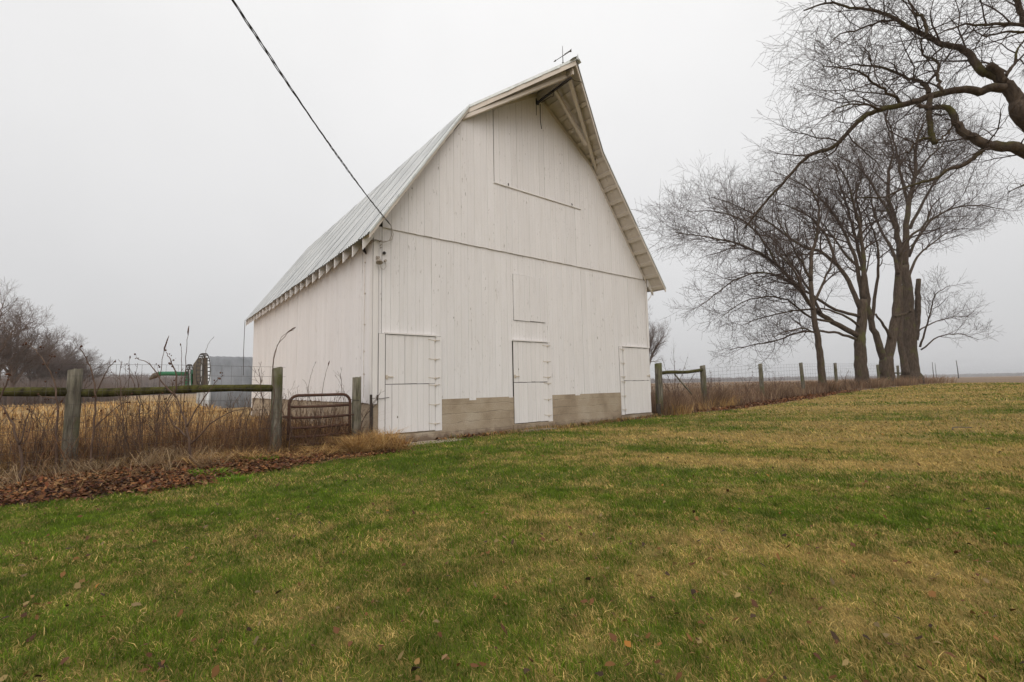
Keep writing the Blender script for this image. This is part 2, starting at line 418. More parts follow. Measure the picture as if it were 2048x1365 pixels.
# ------------------------------------------------------------------ ground: one sheet to the horizon
def axis(lo, hi, step, far_lo, far_hi, gr=1.28):
    mid = np.arange(lo, hi + 1e-6, step); a = []; s = step; x = hi
    while x < far_hi: s *= gr; x += s; a.append(x)
    b = []; s = step; x = lo
    while x > far_lo: s *= gr; x -= s; b.append(x)
    return np.concatenate([np.array(b[::-1]), mid, np.array(a)])
gx = axis(-14, 36, .30, -3500, 3500); gy = axis(-1.5, 42, .30, -400, 4500)
GX, GY = np.meshgrid(gx, gy, indexing='ij'); fx, fy = GX.ravel(), GY.ravel()
fz = ground_z(fx, fy) + (fbm(fx, fy, 2.3, 3) - .5) * .05
nx, ny = len(gx), len(gy)
idx = np.arange(nx * ny).reshape(nx, ny)
quads = np.stack([idx[:-1, :-1], idx[1:, :-1], idx[1:, 1:], idx[:-1, 1:]], -1).reshape(-1, 4)
in_lawn = inpoly(fx, fy, LAWN)
st = lawn_straw(fx, fy)[:, None]
c_lawn = .80 * ((GREEN_A * .5 + GREEN_B * .5) * (1 - st) + (STRAW_A * .55 + STRAW_B * .45) * st) * .72 + SOIL * .20
fu = (fx - BX) * CU + (fy - BY) * SU; fv = -(fx - BX) * SU + (fy - BY) * CU
f1 = fbm(fx, fy, 3.1, 41)[:, None]; f2 = fbm(fx / 3, fy, 30, 42)[:, None]
c_field = np.array([.38, .25, .11]) * (.7 + .6 * f1) * (1 - .35 * f2) + np.array([.04, .02, .0]) * f2
right = (fu > 9)[:, None]
c_stub = np.array([.215, .150, .098]) * (.75 + .5 * f1)
c_field = np.where(right, c_stub, c_field)
litter = ((fv > -3.2) & (fv < .8) & (fu < 1))[:, None]
c_field = np.where(litter, np.array([.055, .030, .018]) * (.6 + .8 * f1), c_field)
foot = ((fv > -.6) & (fv < .3) & (fu > -.3) & (fu < 10.2))[:, None]
c_field = np.where(foot, np.array([.115, .078, .048]) * (.6 + .8 * f1), c_field)
gcol = np.where(in_lawn[:, None], c_lawn, c_field)
gme = np_mesh('ground', np.stack([fx, fy, fz], -1), None, gcol, quads)
gme.polygons.foreach_set('use_smooth', [True] * len(gme.polygons))
ground = tag(mesh_obj('ground', gme, M_GROUND), kind='structure')

def zat(x, y): return ground_z(x, y) + (fbm(np.asarray(x, float), np.asarray(y, float), 2.3, 3) - .5) * .05

# ------------------------------------------------------------------ barn
barn = thing('barn', 'tall white wooden barn with gambrel metal roof and concrete foundation', 'barn', (BX, BY, 0), YAW)
ZE, ZB, ZR = 4.39, 8.33, 9.83                       # eave, break, ridge heights (top of roof)
EO = .30                                            # eave overhang
BL, BR_ = 2.42, 2.68                                # gambrel breaks, from left / right wall
HS, HB = 4.754, .885                                # seam between siding tiers, bottom of siding
UM = W / 2
ROOF_T = .15                                        # roof build-up under the metal, measured straight down
def roof_z(u):
    if u <= BL: return ZE + (u + EO) * (ZB - ZE) / (BL + EO)
    if u <= UM: return ZB + (u - BL) * (ZR - ZB) / (UM - BL)
    if u <= W - BR_: return ZR - (u - UM) * (ZR - ZB) / (W - BR_ - UM)
    return ZB - (u - (W - BR_)) * (ZB - ZE) / (BR_ + EO)
def wall_top(u): return roof_z(u) - (.20 if (u < BL or u > W - BR_) else .15)

plank_cache = {}
def plank_mesh(w, z0, zl, zr, groove=True, t=.026):
    """one board, local x = width, front face towards -y, bottom at 0; slanted top zl..zr"""
    key = (round(w, 3), round(zl - z0, 2), round(zr - z0, 2), groove)
    if key in plank_cache: return plank_cache[key]
    g = .0011; h = w / 2
    prof = [(g, .003), (g + .0025, 0)]
    if groove and w > .12: prof += [(h - .003, 0), (h, .0022), (h + .003, 0)]
    prof += [(w - g - .0025, 0), (w - g, .003), (w - g, t), (g, t)]
    vs = []; n = len(prof)
    for x, y in prof: vs.append((x, y, 0))
    for x, y in prof: vs.append((x, y, (zl + (zr - zl) * x / w) - z0))
    fs = [(i, (i + 1) % n, n + (i + 1) % n, n + i) for i in range(n)] + [tuple(range(n))[::-1], tuple(range(n, 2 * n))]
    me = bpy.data.meshes.new('plank'); me.from_pydata(vs, [], fs); me.update()
    plank_cache[key] = me
    return me
def plank(parent, u, w, z0, zl, zr=None, y=0.0, mat=None, side=False, groove=True, name='plank'):
    zr = zl if zr is None else zr
    if rng.random() < (.16 if side else .07): w = w - rng.choice((.004, .007))
    me = plank_mesh(w, z0, zl, zr, groove)
    if not me.materials: me.materials.append(mat or M_PAINT)
    o = bpy.data.objects.new(name, me); link(o, parent)
    j = rng.uniform(-.0025, .0025)
    if side: o.location = (y + j, u, z0); o.rotation_euler = (0, 0, -math.pi / 2)
    else: o.location = (u, y + j, z0)
    if mat is not None and me.materials[0] != mat:
        o.material_slots[0].link = 'OBJECT'; o.material_slots[0].material = mat
    return o

# backing walls; front and near side painted dark as shade behind the board gaps
gable = [(.03, .1), (W - .03, .1), (W - .03, wall_top(W) - .02), (W - BR_, wall_top(W - BR_) - .05), (UM, wall_top(UM) - .05), (BL, wall_top(BL) - .05), (.03, wall_top(0) - .02)]
b = MB(); b.prism(gable, .030, .06); front_wall = b.build('front_wall', M_GAPSHADE, barn)
b = MB(); b.box(.030, .06, .06, L - .06, HB + .01, wall_top(0) - .02); side_wall = b.build('side_wall', M_GAPSHADE, barn)
b = MB(); b.box(W - .06, W, .03, L, .1, wall_top(W) - .02); b.build('far_side_wall', M_PAINT, barn)
b = MB(); b.prism([(0, .1), (W, .1), (W, wall_top(W) - .02), (W - BR_, wall_top(W - BR_) - .05), (UM, wall_top(UM) - .05), (BL, wall_top(BL) - .05), (0, wall_top(0) - .02)], L - .05, L); b.build('rear_wall', M_PAINT, barn)

DOORS = [(.13, 1.66, .28, 1.475), (3.785, 5.15, 3.80, 4.985), (8.13, 9.645, 8.285, 9.645)]
HATCH = (3.85, 4.985, 2.925, 4.19)
HAY = (3.26, 6.53, 6.565)
rects_low = [(a, b_, 0, 2.385) for a, b_, _, _ in DOORS] + [HATCH]
def edges_for(u0, u1, step, feats):
    reg = [u0 + step * i for i in range(int(round((u1 - u0) / step)) + 1)]; reg[-1] = u1
    keep = [r for r in reg if all(abs(r - f) > .06 for f in feats) or r in (u0, u1)]
    return sorted(set(round(x, 4) for x in keep + list(feats)))
feats = [f for r in rects_low for f in r[:2]]; feats = sorted(set(feats))
fe = []
for f in feats:
    if not fe or f - fe[-1] > .055: fe.append(f)
ed = edges_for(0, W, W / 48, fe)
for a, c in zip(ed[:-1], ed[1:]):
    m = (a + c) / 2; z0 = HB + rng.uniform(-.012, .006)
    if rng.random() < .12: z0 -= .010
    spans = [(z0, HS - .004)]
    for (r0, r1, q0, q1) in rects_low:
        if r0 < m < r1:
            ns = []
            for s0, s1 in spans:
                if q0 > s0 + .02: ns.append((s0, min(s1, q0)))
                if q1 < s1 - .02: ns.append((max(s0, q1), s1))
            spans = ns
    for s0, s1 in spans: plank(front_wall, a, c - a, s0, s1, y=rng.uniform(0, .004))
# upper tier, lapped a little over the lower one
feats2 = [HAY[0], HAY[1], BL, UM, W - BR_]
ed2 = edges_for(0.0, W, W / 48, feats2)
hay_door = None
bh = MB(); bh.box(HAY[0] + .02, HAY[1] - .02, .012, .028, HAY[2] + .02, wall_top(HAY[0]) - .05); hay_door = bh.build('hay_door', M_GAPSHADE, barn)
for a, c in zip(ed2[:-1], ed2[1:]):
    m = (a + c) / 2; zl, zr = wall_top(a), wall_top(c)
    z0 = HS - .02 + rng.uniform(-.005, .005)
    if HAY[0] < m < HAY[1]:
        plank(front_wall, a, c - a, z0, HAY[2] - .006, y=-.030)
        g0 = .022 if a < HAY[0] + .01 else 0; g1 = .010 if c > HAY[1] - .01 else 0
        plank(hay_door, a + g0, c - a - g0 - g1, HAY[2] + .02, zl - .03, zr - .03, y=-.034)
    elif min(zl, zr) > z0 + .05: plank(front_wall, a, c - a, z0, zl, zr, y=-.030)
b = MB(); b.box(HAY[0] - .01, HAY[1] + .01, -.060, -.033, HAY[2] - .022, HAY[2] + .010); b.build('sill_board', M_TRIM, hay_door)
for uu in (HAY[0] + .45, HAY[1] - .4):
    b = MB(); b.tube([(uu, -.09, HAY[2] + .01), (uu, -.07, HAY[2] + .07)], .014, 6); b.build('hook', M_IRON, hay_door)
# side wall boards
nb = 69; sw = (L - .02) / nb
for i in range(nb):
    v1 = L - i * sw
    z0 = HB + rng.uniform(-.012, .008)
    plank(side_wall, v1, sw, z0, wall_top(0) - .01, y=rng.uniform(-.004, .004), side=True)
# corner board and its lightning cable
b = MB(); b.box(-.030, -.006, .004, .115, HB - .02, wall_top(0) - .06); b.build('corner_board', M_TRIM, barn)
b = MB(); b.box(.0, .105, -.026, -.007, HB - .02, HS - .04); b.build('corner_board', M_TRIM, barn)
b = MB(); b.box(W - .10, W - .001, -.024, -.007, 2.40, HS - .04); b.build('corner_board', M_TRIM, barn)
b = MB(); b.tube([(-.025, .43, 4.3), (-.022, .425, 3.0), (-.026, .435, 1.8), (-.022, .43, 1.0)], .004, 5)
for z in (4.0, 3.3, 2.6, 2.0, 1.5): b.box(-.03, -.008, .415, .445, z, z + .02)
b.build('ground_cable', M_HINGE, barn)

# foundation: concrete under the siding, with low sills below the doors
b = MB(); b.box(.035, W - .035, .0, .30, -.4, HB + .03); b.box(.035, .33, .30, L - .03, -.4, HB + .03); b.box(W - .33, W - .01, .30, L - .03, -.4, HB + .03); b.box(.33, W - .33, L - .33, L - .03, -.4, HB + .03)
foundation = b.build('foundation', M_CONC, barn)
for (a, c, z) in ((.12, 1.70, .19), (3.76, 5.2, .20), (8.1, 9.70, .185)):
    b = MB(); b.box(a, c, -.055, .006, -.3, z); b.build('door_sill', M_CONC, barn)

# doors
def door(a0, a1, d0, d1, hinge_right):
    zm = 1.278
    sideL = (a0, d0 - .010); sideR = (d1 + .010, a1)
    for (x0, x1) in (sideL, sideR):
        if x1 - x0 > .05: plank(barn, x0, x1 - x0, .215 + rng.uniform(-.02, .01), 2.375, y=-.034, mat=M_DOOR, groove=False, name='door_trim')
    b = MB(); b.box(d0 - .02, d1 + .03, -.075, -.004, 2.372, 2.405); b.build('drip_cap', M_TRIM, barn)
    hx = d1 if hinge_right else d0
    for (z0, z1, hz) in ((zm + .012, 2.360, (2.27, 1.83, 1.40)), (.225, zm - .006, (1.235, .79, .36))):
        b = MB(); b.box(d0 + .01, d1 - .01, -.012, .0, z0 + .01, z1 - .01); leaf = b.build('door_leaf', M_GAPSHADE, barn)
        n = int(round((d1 - d0) / .145)); w = (d1 - d0 - .004) / n
        for i in range(n): plank(leaf, d0 + .002 + i * w, w, z0 + rng.uniform(-.006, .004), z1, y=-.048, mat=M_DOOR, groove=False)
        for z in hz:
            b = MB(); k = rng.uniform(-.01, .01)
            b.beam((hx - .17, -.052, z + .024 + k), (hx, -.052, z), .008, .015); b.beam((hx, -.052, z), (hx + .13, -.040, z + .02 - k), .008, .015)
            b.tube([(hx, -.055, z - .035), (hx, -.055, z + .035)], .011, 6); b.build('hinge', M_HINGE, leaf)
        if z0 > 1:
            lx = d0 + .03 if hinge_right else d1 - .03; sgn = 1 if hinge_right else -1
            b = MB(); b.box(min(lx, lx + sgn * .14), max(lx, lx + sgn * .14), -.066, -.047, 1.425, 1.45); b.box(lx - .03, lx + .012, -.070, -.036, 1.39, 1.48); b.build('latch', M_HINGE, leaf)
door(*DOORS[0], True); door(*DOORS[1], True); door(*DOORS[2], False)
b = MB(); b.tube([(.06, -.05, 1.02), (.16, -.055, .975), (.26, -.05, .985), (.36, -.05, 1.0)], .006, 5); b.build('chain', M_IRON, barn)
# hatch between the tiers
b = MB(); b.box(HATCH[0] + .01, HATCH[1] - .01, -.006, .006, HATCH[2] + .02, HATCH[3] - .02); hatch = b.build('hatch', M_GAPSHADE, barn)
n = 6; w = (HATCH[1] - HATCH[0] - .016) / n
for i in range(n): plank(hatch, HATCH[0] + .008 + i * w, w, HATCH[2] + .012 + rng.uniform(-.01, .005), HATCH[3] - .012, y=-.022)

# small fittings near the corner
def knob(u, z, r=.022, name='insulator'):
    b = MB(); b.tube([(u, -.02, z), (u, -.05, z), (u, -.055, z), (u, -.09, z)], [r * .7, r, r * .6, r], 8); return b.build(name, M_CERAMIC, barn)
knob(.135, 4.40); knob(.25, 3.98, .03); knob(.15, 4.26, .012); knob(.15, 4.32, .012)
b = MB(); b.tube([(.24, -.035, 4.16), (.24, -.02, 4.16)], .036, 10); b.build('dark_hole_disc', M_CABLE, barn)  # black disc on the boards, painting the dark inside of a round hole
b = MB()
b.box(.05, .13, -.05, -.02, 3.98, 4.06); b.tube([(.09, -.05, 4.02), (.09, -.10, 4.0), (.085, -.12, 3.96)], .016, 6)
b.tube([(.085, -.12, 3.97), (.083, -.13, 3.945), (.08, -.15, 3.89)], [.025, .055, .075], 12); b.build('wall_lamp', M_CERAMIC, barn)
b = MB(); b.tube([(.25, -.05, 3.95), (.27, -.06, 3.85), (.22, -.06, 3.78), (.15, -.07, 3.80), (.12, -.1, 3.88)], .005, 5); b.build('lamp_cord', M_CERAMIC, barn)
b = MB(); b.tube([(.36, -.10, 4.78), (.42, -.09, 4.60), (.39, -.09, 4.47), (.28, -.08, 4.42), (.135, -.07, 4.40), (.02, -.06, 4.42), (-.08, -.02, 4.37)], .008, 6)
b.tube([(.37, -.09, 4.74), (.38, -.09, 4.56), (.33, -.09, 4.44), (.2, -.08, 4.38), (.02, -.06, 4.40), (-.07, .08, 4.33)], .007, 6); b.build('service_drop_loop', M_CERAMIC, barn)
b = MB(); b.tube([(-.10, .35, 4.33), (-.10, .30, 4.22), (-.03, .36, 4.2), (-.05, .4, 4.35)], .02, 6); b.build('meter_fitting', M_IRON, barn)

# roof -------------------------------------------------------------
def front_v(u):
    """how far the roof runs out past the front wall (a hay hood at the ridge)"""
    pts = [(-EO, .58), (BL, .17), (UM, 1.62), (W - BR_, .59), (W + EO, .58)]
    for (a, x), (c, y) in zip(pts[:-1], pts[1:]):
        if u <= c + 1e-6: return x + (y - x) * (u - a) / (c - a)
    return pts[-1][1]
V1 = L + .62
def slope(ua, ub, ribs_low_first, vis=True):
    """one roof plane from ua (low) to ub (high)"""
    za, zb = roof_z(ua), roof_z(ub)
    b = MB(); nrm = Vector((-(zb - za), 0, ub - ua)); nrm.normalize()
    if nrm.z < 0: nrm = -nrm
    down = .035
    fa, fb = -front_v(ua) + .01, -front_v(ub) + .01
    ue, ze_ = ua, za
    if ua < 0: ue = ua + .10
    if ua > W: ue = ua - .06
    zq = roof_z(ue)
    P = [(ue, -front_v(ue) + .01, zq - down), (ub, fb, zb - down), (ub, V1 - .01, zb - down), (ue, V1 - .01, zq - down)]
    Q = [(x, y, z - .028) for x, y, z in P]
    o = len(b.v); b.v += P + Q
    for q in ((0, 1, 2, 3), (7, 6, 5, 4), (0, 4, 5, 1), (1, 5, 6, 2), (2, 6, 7, 3), (3, 7, 4, 0)): b.f.append(tuple(o + i for i in q)); b.sm.append(False)
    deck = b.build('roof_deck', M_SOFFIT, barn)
    # corrugated sheets
    sheet_w = .655; v = -1.7; k = 0; per = 6; sub = 6; amp = .011
    start = max(front_v(ua), front_v(ub))
    vcur = -start
    nsh = int(math.ceil((V1 + start) / sheet_w))
    rs = random.Random(5)
    for i in range(nsh):
        va, vb = -start + i * sheet_w, min(-start + (i + 1) * sheet_w + .05, V1)
        me_v, me_f = [], []
        cols = per * sub + 1; rows = 6 if vis else 2
        ext = rs.uniform(-.012, .022)
        lift = .004 * (i % 2)
        for r in range(rows + 1):
            s = r / rows
            if r == 0: s = -ext / (math.hypot(ub - ua, zb - za))
            if r == rows: s = 1.0 + (.004)
            u = ua + (ub - ua) * s; z = za + (zb - za) * s
            fv_ = -(front_v(ua) * (1 - s) + front_v(ub) * s)
            for c in range(cols):
                vv = va + (vb - va) * c / (cols - 1)
                vv = max(vv, fv_)
                h = amp * (1 - 2 * abs(math.sin(math.pi * c / sub)) ** .7) + lift + rs.uniform(-.0012, .0012)
                me_v.append((u + nrm.x * h, vv, z + nrm.z * h))
        for r in range(rows):
            for c in range(cols - 1):
                a0 = r * cols + c
                me_f.append((a0, a0 + 1, a0 + cols + 1, a0 + cols))
        keepf = [f for f in me_f if not (abs(me_v[f[0]][1] - me_v[f[1]][1]) < 1e-7 and abs(me_v[f[2]][1] - me_v[f[3]][1]) < 1e-7)]
        if not keepf: continue
        me = bpy.data.meshes.new('roof_sheet'); me.from_pydata(me_v, [], keepf); me.update()
        me.polygons.foreach_set('use_smooth', [True] * len(me.polygons))
        mesh_obj('roof_sheet', me, M_ROOF, deck)
    return deck
deck_ll = slope(-EO, BL, True); deck_ul = slope(BL, UM, True); 
deck_ur = slope(W - BR_, UM, True); deck_lr = slope(W + EO, W - BR_, True)

# rafter tails along the near eave
mslope = (ZB - ZE) / (BL + EO); ang = math.atan(mslope)
nr = 23
b = MB()
t0 = Vector((math.cos(ang), 0, math.sin(ang))); nn = Vector((math.sin(ang), 0, -math.cos(ang)))
def tail_poly(uu, down0, depth, side=1):
    pass
rm = MB()
u_out, u_in = -EO + .03, .02
top_o = roof_z(u_out) - .07; top_i = roof_z(u_in) - .07
rm.prism([(u_out, top_o + .025), (u_in, top_i + .025), (u_in, top_i - .26), (u_out, top_o - .235)], -.026, .026)
me_r = rm.mesh('rafter_tail'); me_r.materials.append(M_TRIM)
for i in range(nr + 1):
    vpos = -.10 + i * (L + .45) / nr
    o = bpy.data.objects.new('rafter_tail', me_r); link(o, deck_ll); o.location = (0, vpos, rng.uniform(-.012, .012))
# far eave tails on the other side (front ones show under the corner)
rm = MB(); uo, ui = W + EO - .045, W - .02
rm.prism([(uo, roof_z(uo) - .07), (ui, roof_z(ui) - .07), (ui, roof_z(ui) - .31), (uo, roof_z(uo) - .23)], -.022, .022)
me_r2 = rm.mesh('rafter_tail'); me_r2.materials.append(M_TRIM)
for i in range(nr + 1):
    o = bpy.data.objects.new('rafter_tail', me_r2); link(o, deck_lr); o.location = (0, -.08 + i * (L + .45) / nr, 0)

# rake: purlin ends under the overhang, fascia boards and metal edging
def purlins(deck, ua, ub, step, drop=.063, h=.05, wdt=.115):
    za, zb = roof_z(ua), roof_z(ub); ln = math.hypot(ub - ua, zb - za); n = int(ln / step)
    d = Vector((ub - ua, 0, zb - za)).normalized(); nr_ = Vector((d.z, 0, -d.x))
    if nr_.z > 0: nr_ = -nr_
    for i in range(n + 1):
        s = (i + .35) / (n + .6); u = ua + (ub - ua) * s; z = za + (zb - za) * s
        c = Vector((u, 0, z - drop)) + nr_ * (h / 2 + .001)
        b = MB()
        M = Matrix(((d.x, 0, nr_.x, c.x), (0, 1, 0, 0), (d.z, 0, nr_.z, c.z), (0, 0, 0, 1)))
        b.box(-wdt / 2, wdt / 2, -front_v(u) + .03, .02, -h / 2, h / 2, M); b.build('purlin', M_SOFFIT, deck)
purlins(deck_lr, W + EO, W - BR_, .47); purlins(deck_ur, W - BR_, UM, .46); purlins(deck_ul, BL, UM, .46); purlins(deck_ll, -EO, BL, .47)
# soffit boards between purlins, seen as separate boards on the sheltered side
def soffit_boards(deck, ua, ub, nseg):
    for i in range(nseg):
        s0, s1 = i / nseg + .004, (i + 1) / nseg - .004
        for (f0, f1) in ((.02, .50), (.515, .97)):
            u0, u1 = ua + (ub - ua) * s0, ua + (ub - ua) * s1
            z0_, z1_ = roof_z(u0) - .0635, roof_z(u1) - .0635
            p = [(u0, -front_v(u0) * f0, z0_), (u1, -front_v(u1) * f0, z1_), (u1, -front_v(u1) * f1, z1_), (u0, -front_v(u0) * f1, z0_)]
            b = MB(); q = [(x, y, z - .008) for x, y, z in p]; b.v += p + q
            for f in ((0, 1, 2, 3), (7, 6, 5, 4), (0, 4, 5, 1), (1, 5, 6, 2), (2, 6, 7, 3), (3, 7, 4, 0)): b.f.append(f); b.sm.append(False)
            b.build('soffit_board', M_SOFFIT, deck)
soffit_boards(deck_lr, W + EO - .01, W - BR_, 10); soffit_boards(deck_ur, W - BR_, UM, 7); soffit_boards(deck_ul, BL, UM, 5)
def rake(deck, ua, ub, inset, depth, thick, name, mat, top=.07, wallside=False):
    """a board along the slope; wallside boards lie against the wall, the others hang at the outer edge"""
    pts = []
    for u in (ua, ub):
        v = (-.045 if wallside else -front_v(u) + inset); pts.append(Vector((u, v, roof_z(u) - top)))
    a, c = pts
    b = MB(); vv = [a, c, c - Vector((0, 0, depth)), a - Vector((0, 0, depth))]
    off = Vector((0, thick, 0)); b.v += [tuple(p) for p in vv] + [tuple(p + off) for p in vv]
    for f in ((0, 1, 2, 3), (7, 6, 5, 4), (0, 4, 5, 1), (1, 5, 6, 2), (2, 6, 7, 3), (3, 7, 4, 0)): b.f.append(f); b.sm.append(False)
    return b.build(name, mat, deck)
for dk, ua, ub in ((deck_ll, -EO, BL), (deck_ul, BL, UM), (deck_ur, W - BR_, UM), (deck_lr, W + EO, W - BR_)):
    upper = dk in (deck_ul, deck_ur)
    rake(dk, ua, ub, .012, .09 if not upper else .15, .03, 'barge_board', M_SOFFIT, .036)
    if dk is not deck_ll: rake(dk, ua + (0 if upper else -.34 if ua > UM else 0), ub, 0, .12, .022, 'frieze_board', M_SOFFIT, .118, True)
rake(deck_ul, BL, UM - .05, .30, .17, .04, 'inner_rafter', M_SOFFIT, .07)
# galvanised edging: a flat strip folded over each rake
def edging(deck, ua, ub, segs, wid, drop):
    rs = random.Random(int(ua * 10) + 3)
    for i in range(segs):
        s0, s1 = i / segs, (i + 1) / segs + .006
        b = MB(); pts = []
        for s in (s0, s1):
            u = ua + (ub - ua) * s; v = -(front_v(ua) * (1 - s) + front_v(ub) * s); z = roof_z(ua) + (roof_z(ub) - roof_z(ua)) * s
            j = rs.uniform(-.012, .012)
            pts.append([(u, v + wid, z + .020 + i % 2 * .003), (u, v - .006 + j * .5, z + .022 + i % 2 * .003), (u, v - .010 + j, z - drop + j)])
        (a0, a1, a2), (c0, c1, c2) = pts
        b.poly([a0, c0, c1, a1]); b.poly([a1, c1, c2, a2]); b.build('edge_flashing', M_GALV, deck)
edging(deck_ll, -EO - .01, BL, 4, .20, .045); edging(deck_ul, BL, UM, 6, .16, .055); edging(deck_ur, W - BR_, UM, 4, .14, .04); edging(deck_lr, W + EO + .01, W - BR_, 4, .14, .04)
b = MB()
b.poly([(UM - .16, -1.66, ZR - .075), (UM, -1.67, ZR + .035), (UM, V1, ZR + .035), (UM - .16, V1, ZR - .075)]); b.poly([(UM, -1.67, ZR + .035), (UM + .16, -1.66, ZR - .075), (UM + .16, V1, ZR - .075), (UM, V1, ZR + .035)])
b.poly([(UM - .05, -1.67, ZR - .06), (UM, -1.69, ZR + .09), (UM + .05, -1.67, ZR - .06)]); b.build('ridge_cap', M_GALV, barn)
# hood framing
b = MB(); b.beam((UM, .05, ZR - .30), (UM, -1.50, ZR - .30), .06, .16); b.build('hood_beam', M_SOFFIT, barn)
b = MB(); b.beam((UM, .10, ZR - .44), (UM, -1.42, ZR - .44), .05, .05); b.tube([(UM - .03, -1.42, ZR - .46), (UM - .03, .05, ZR - .52)], .012, 5); b.build('hay_track', M_IRON, barn)
b = MB(); b.beam((W - BR_ + .30, -.05, 7.98), (UM + .06, -1.28, ZR - .33), .085, .10); b.build('hood_brace', M_SOFFIT, barn)
b = MB(); b.beam((W - BR_ - .62, -.44, 8.42), (UM + .06, -.72, ZR - .36), .075, .09); b.build('hood_brace', M_SOFFIT, barn)
b = MB(); b.beam((BL - .15, -.05, 7.98), (UM - .06, -1.28, ZR - .36), .075, .09); b.build('hood_brace', M_SOFFIT, barn)
b = MB(); b.tube([(UM, -1.40, ZR - .42), (UM + .12, -1.45, ZR - .50), (UM + .35, -1.45, ZR - .42), (UM + .55, -1.33, ZR - .40)], .008, 5)
b.tube([(UM, -.75, ZR - .46), (UM - .02, -.72, ZR - .62), (UM, -.6, ZR - .55), (UM, -.2, ZR - .52)], .010, 5); b.build('pulley_chain', M_IRON, barn)
b = MB(); b.box(UM - .06, UM + .05, -.05, .03, ZR - .50, ZR - .33); b.tube([(UM + .10, -.05, ZR - .45), (UM + .09, -.05, ZR - .95), (UM + .13, -.05, ZR - 1.2)], .010, 5); b.tube([(UM - .05, -.05, ZR - .5), (UM - .06, -.05, ZR - .85)], .007, 5); b.build('pulley_block', M_CABLE, barn)
# loose tin and wire at the far front eave
b = MB(); b.tube([(W + .25, -.05, ZE - .02), (W + .16, -.05, ZE - .22), (W + .02, -.03, ZE - .36)], .010, 5); b.build('eave_wire', M_HINGE, barn)
b = MB(); b.tube([(-EO + .02, V1 - .05, ZE - .02), (-EO + .01, V1 - .05, 3.0), (-EO + .03, V1 - .05, 1.9)], .012, 5); b.build('hanging_wire', M_IRON, barn)

# lightning rod with its arrow on the ridge
wv = thing('weather_vane', 'thin dark weather vane with a tilted arrow on the barn ridge', 'weather vane', bw(UM, -1.13, ZR + .03), YAW)
b = MB(); b.tube([(0, 0, 0), (0, 0, .62)], [.014, .006], 6); b.tube([(-.1, 0, -.02), (0, 0, .12)], .008, 5); b.tube([(.1, 0, -.02), (0, 0, .12)], .008, 5); b.build('rod', M_IRON, wv)
b = MB(); b.tube([(0, 0, .10), (0, 0, .125), (0, 0, .15)], [.012, .032, .012], 8); b.build('ball', M_IRON, wv)
b = MB(); ar = Matrix.Rotation(math.radians(-83), 4, 'Z')
b.tube([tuple(ar @ Vector((-.28, 0, .33))), tuple(ar @ Vector((.26, 0, .33)))], .009, 5)
b.poly([ar @ Vector((-.34, 0, .33)), ar @ Vector((-.25, 0, .365)), ar @ Vector((-.25, 0, .295))])
for k in range(4):
    x = .05 + k * .055; b.beam(ar @ Vector((x, -.02, .30)), ar @ Vector((x + .03, .02, .37)), .012, .02)
b.poly([ar @ Vector((.20, 0, .33)), ar @ Vector((.30, 0, .385)), ar @ Vector((.30, 0, .275))])
b.build('arrow', M_IRON, wv)

# concrete apron by the nearest door
b = MB(); b.prism([(0, -.1), (1.75, -.1), (1.70, .012), (.02, .02)], -.22, .26); ap = b.build('concrete_slab', M_SLAB)
ap.location = bw(.25, -.40, .0); ap.rotation_euler = (0, 0, YAW + .01); tag(ap, 'low concrete slab at the foot of the nearest barn door', 'slab')
b = MB(); b.prism([(0, -.1), (1.2, -.1), (1.16, .035), (.03, .05)], -.10, .10); ap = b.build('concrete_slab', M_SLAB)
ap.location = bw(3.9, -.16, .0); ap.rotation_euler = (0, 0, YAW - .02); tag(ap, 'small concrete step below the middle barn door', 'slab')

# service cable: three twisted strands from the barn to a pole behind the viewer
p0 = bw(.36, -.10, 4.79); p1 = at(465, 0, 4.2); dirv = (p1 - p0)
far = p0 + dirv * 3.4; far.z += 1.6
cable = thing('service_cable', 'twisted black overhead power cable running to the barn corner', 'cable', p0)
def cpt(t):
    p = p0.lerp(p1, t); p.z += -.42 * t * (1 - t) if t <= 1 else .42 * (t - 1) * .9 + .12 * (t - 1) ** 2
    return p
lnc = dirv.length
for k in range(3):
    b = MB(); pts = []
    nseg = 260
    for i in range(nseg + 1):
        t = 3.2 * (i / nseg) ** 1.0; c = cpt(t); s = t * lnc
        a = s * 2 * math.pi / .80 + k * 2.094 + .9 * math.sin(s * 1.9)
        r = .0085 * (1 + .35 * math.sin(s * 2.7)) * min(1, s * 3 + .2)
        sd = Vector((1, 0, 0)); up = Vector((0, 0, 1))
        pts.append(c + sd * math.cos(a) * r + up * math.sin(a) * r - p0)
    b.tube(pts, .0058 if k else .0045, 5); b.build('strand', M_CABLE, cable)

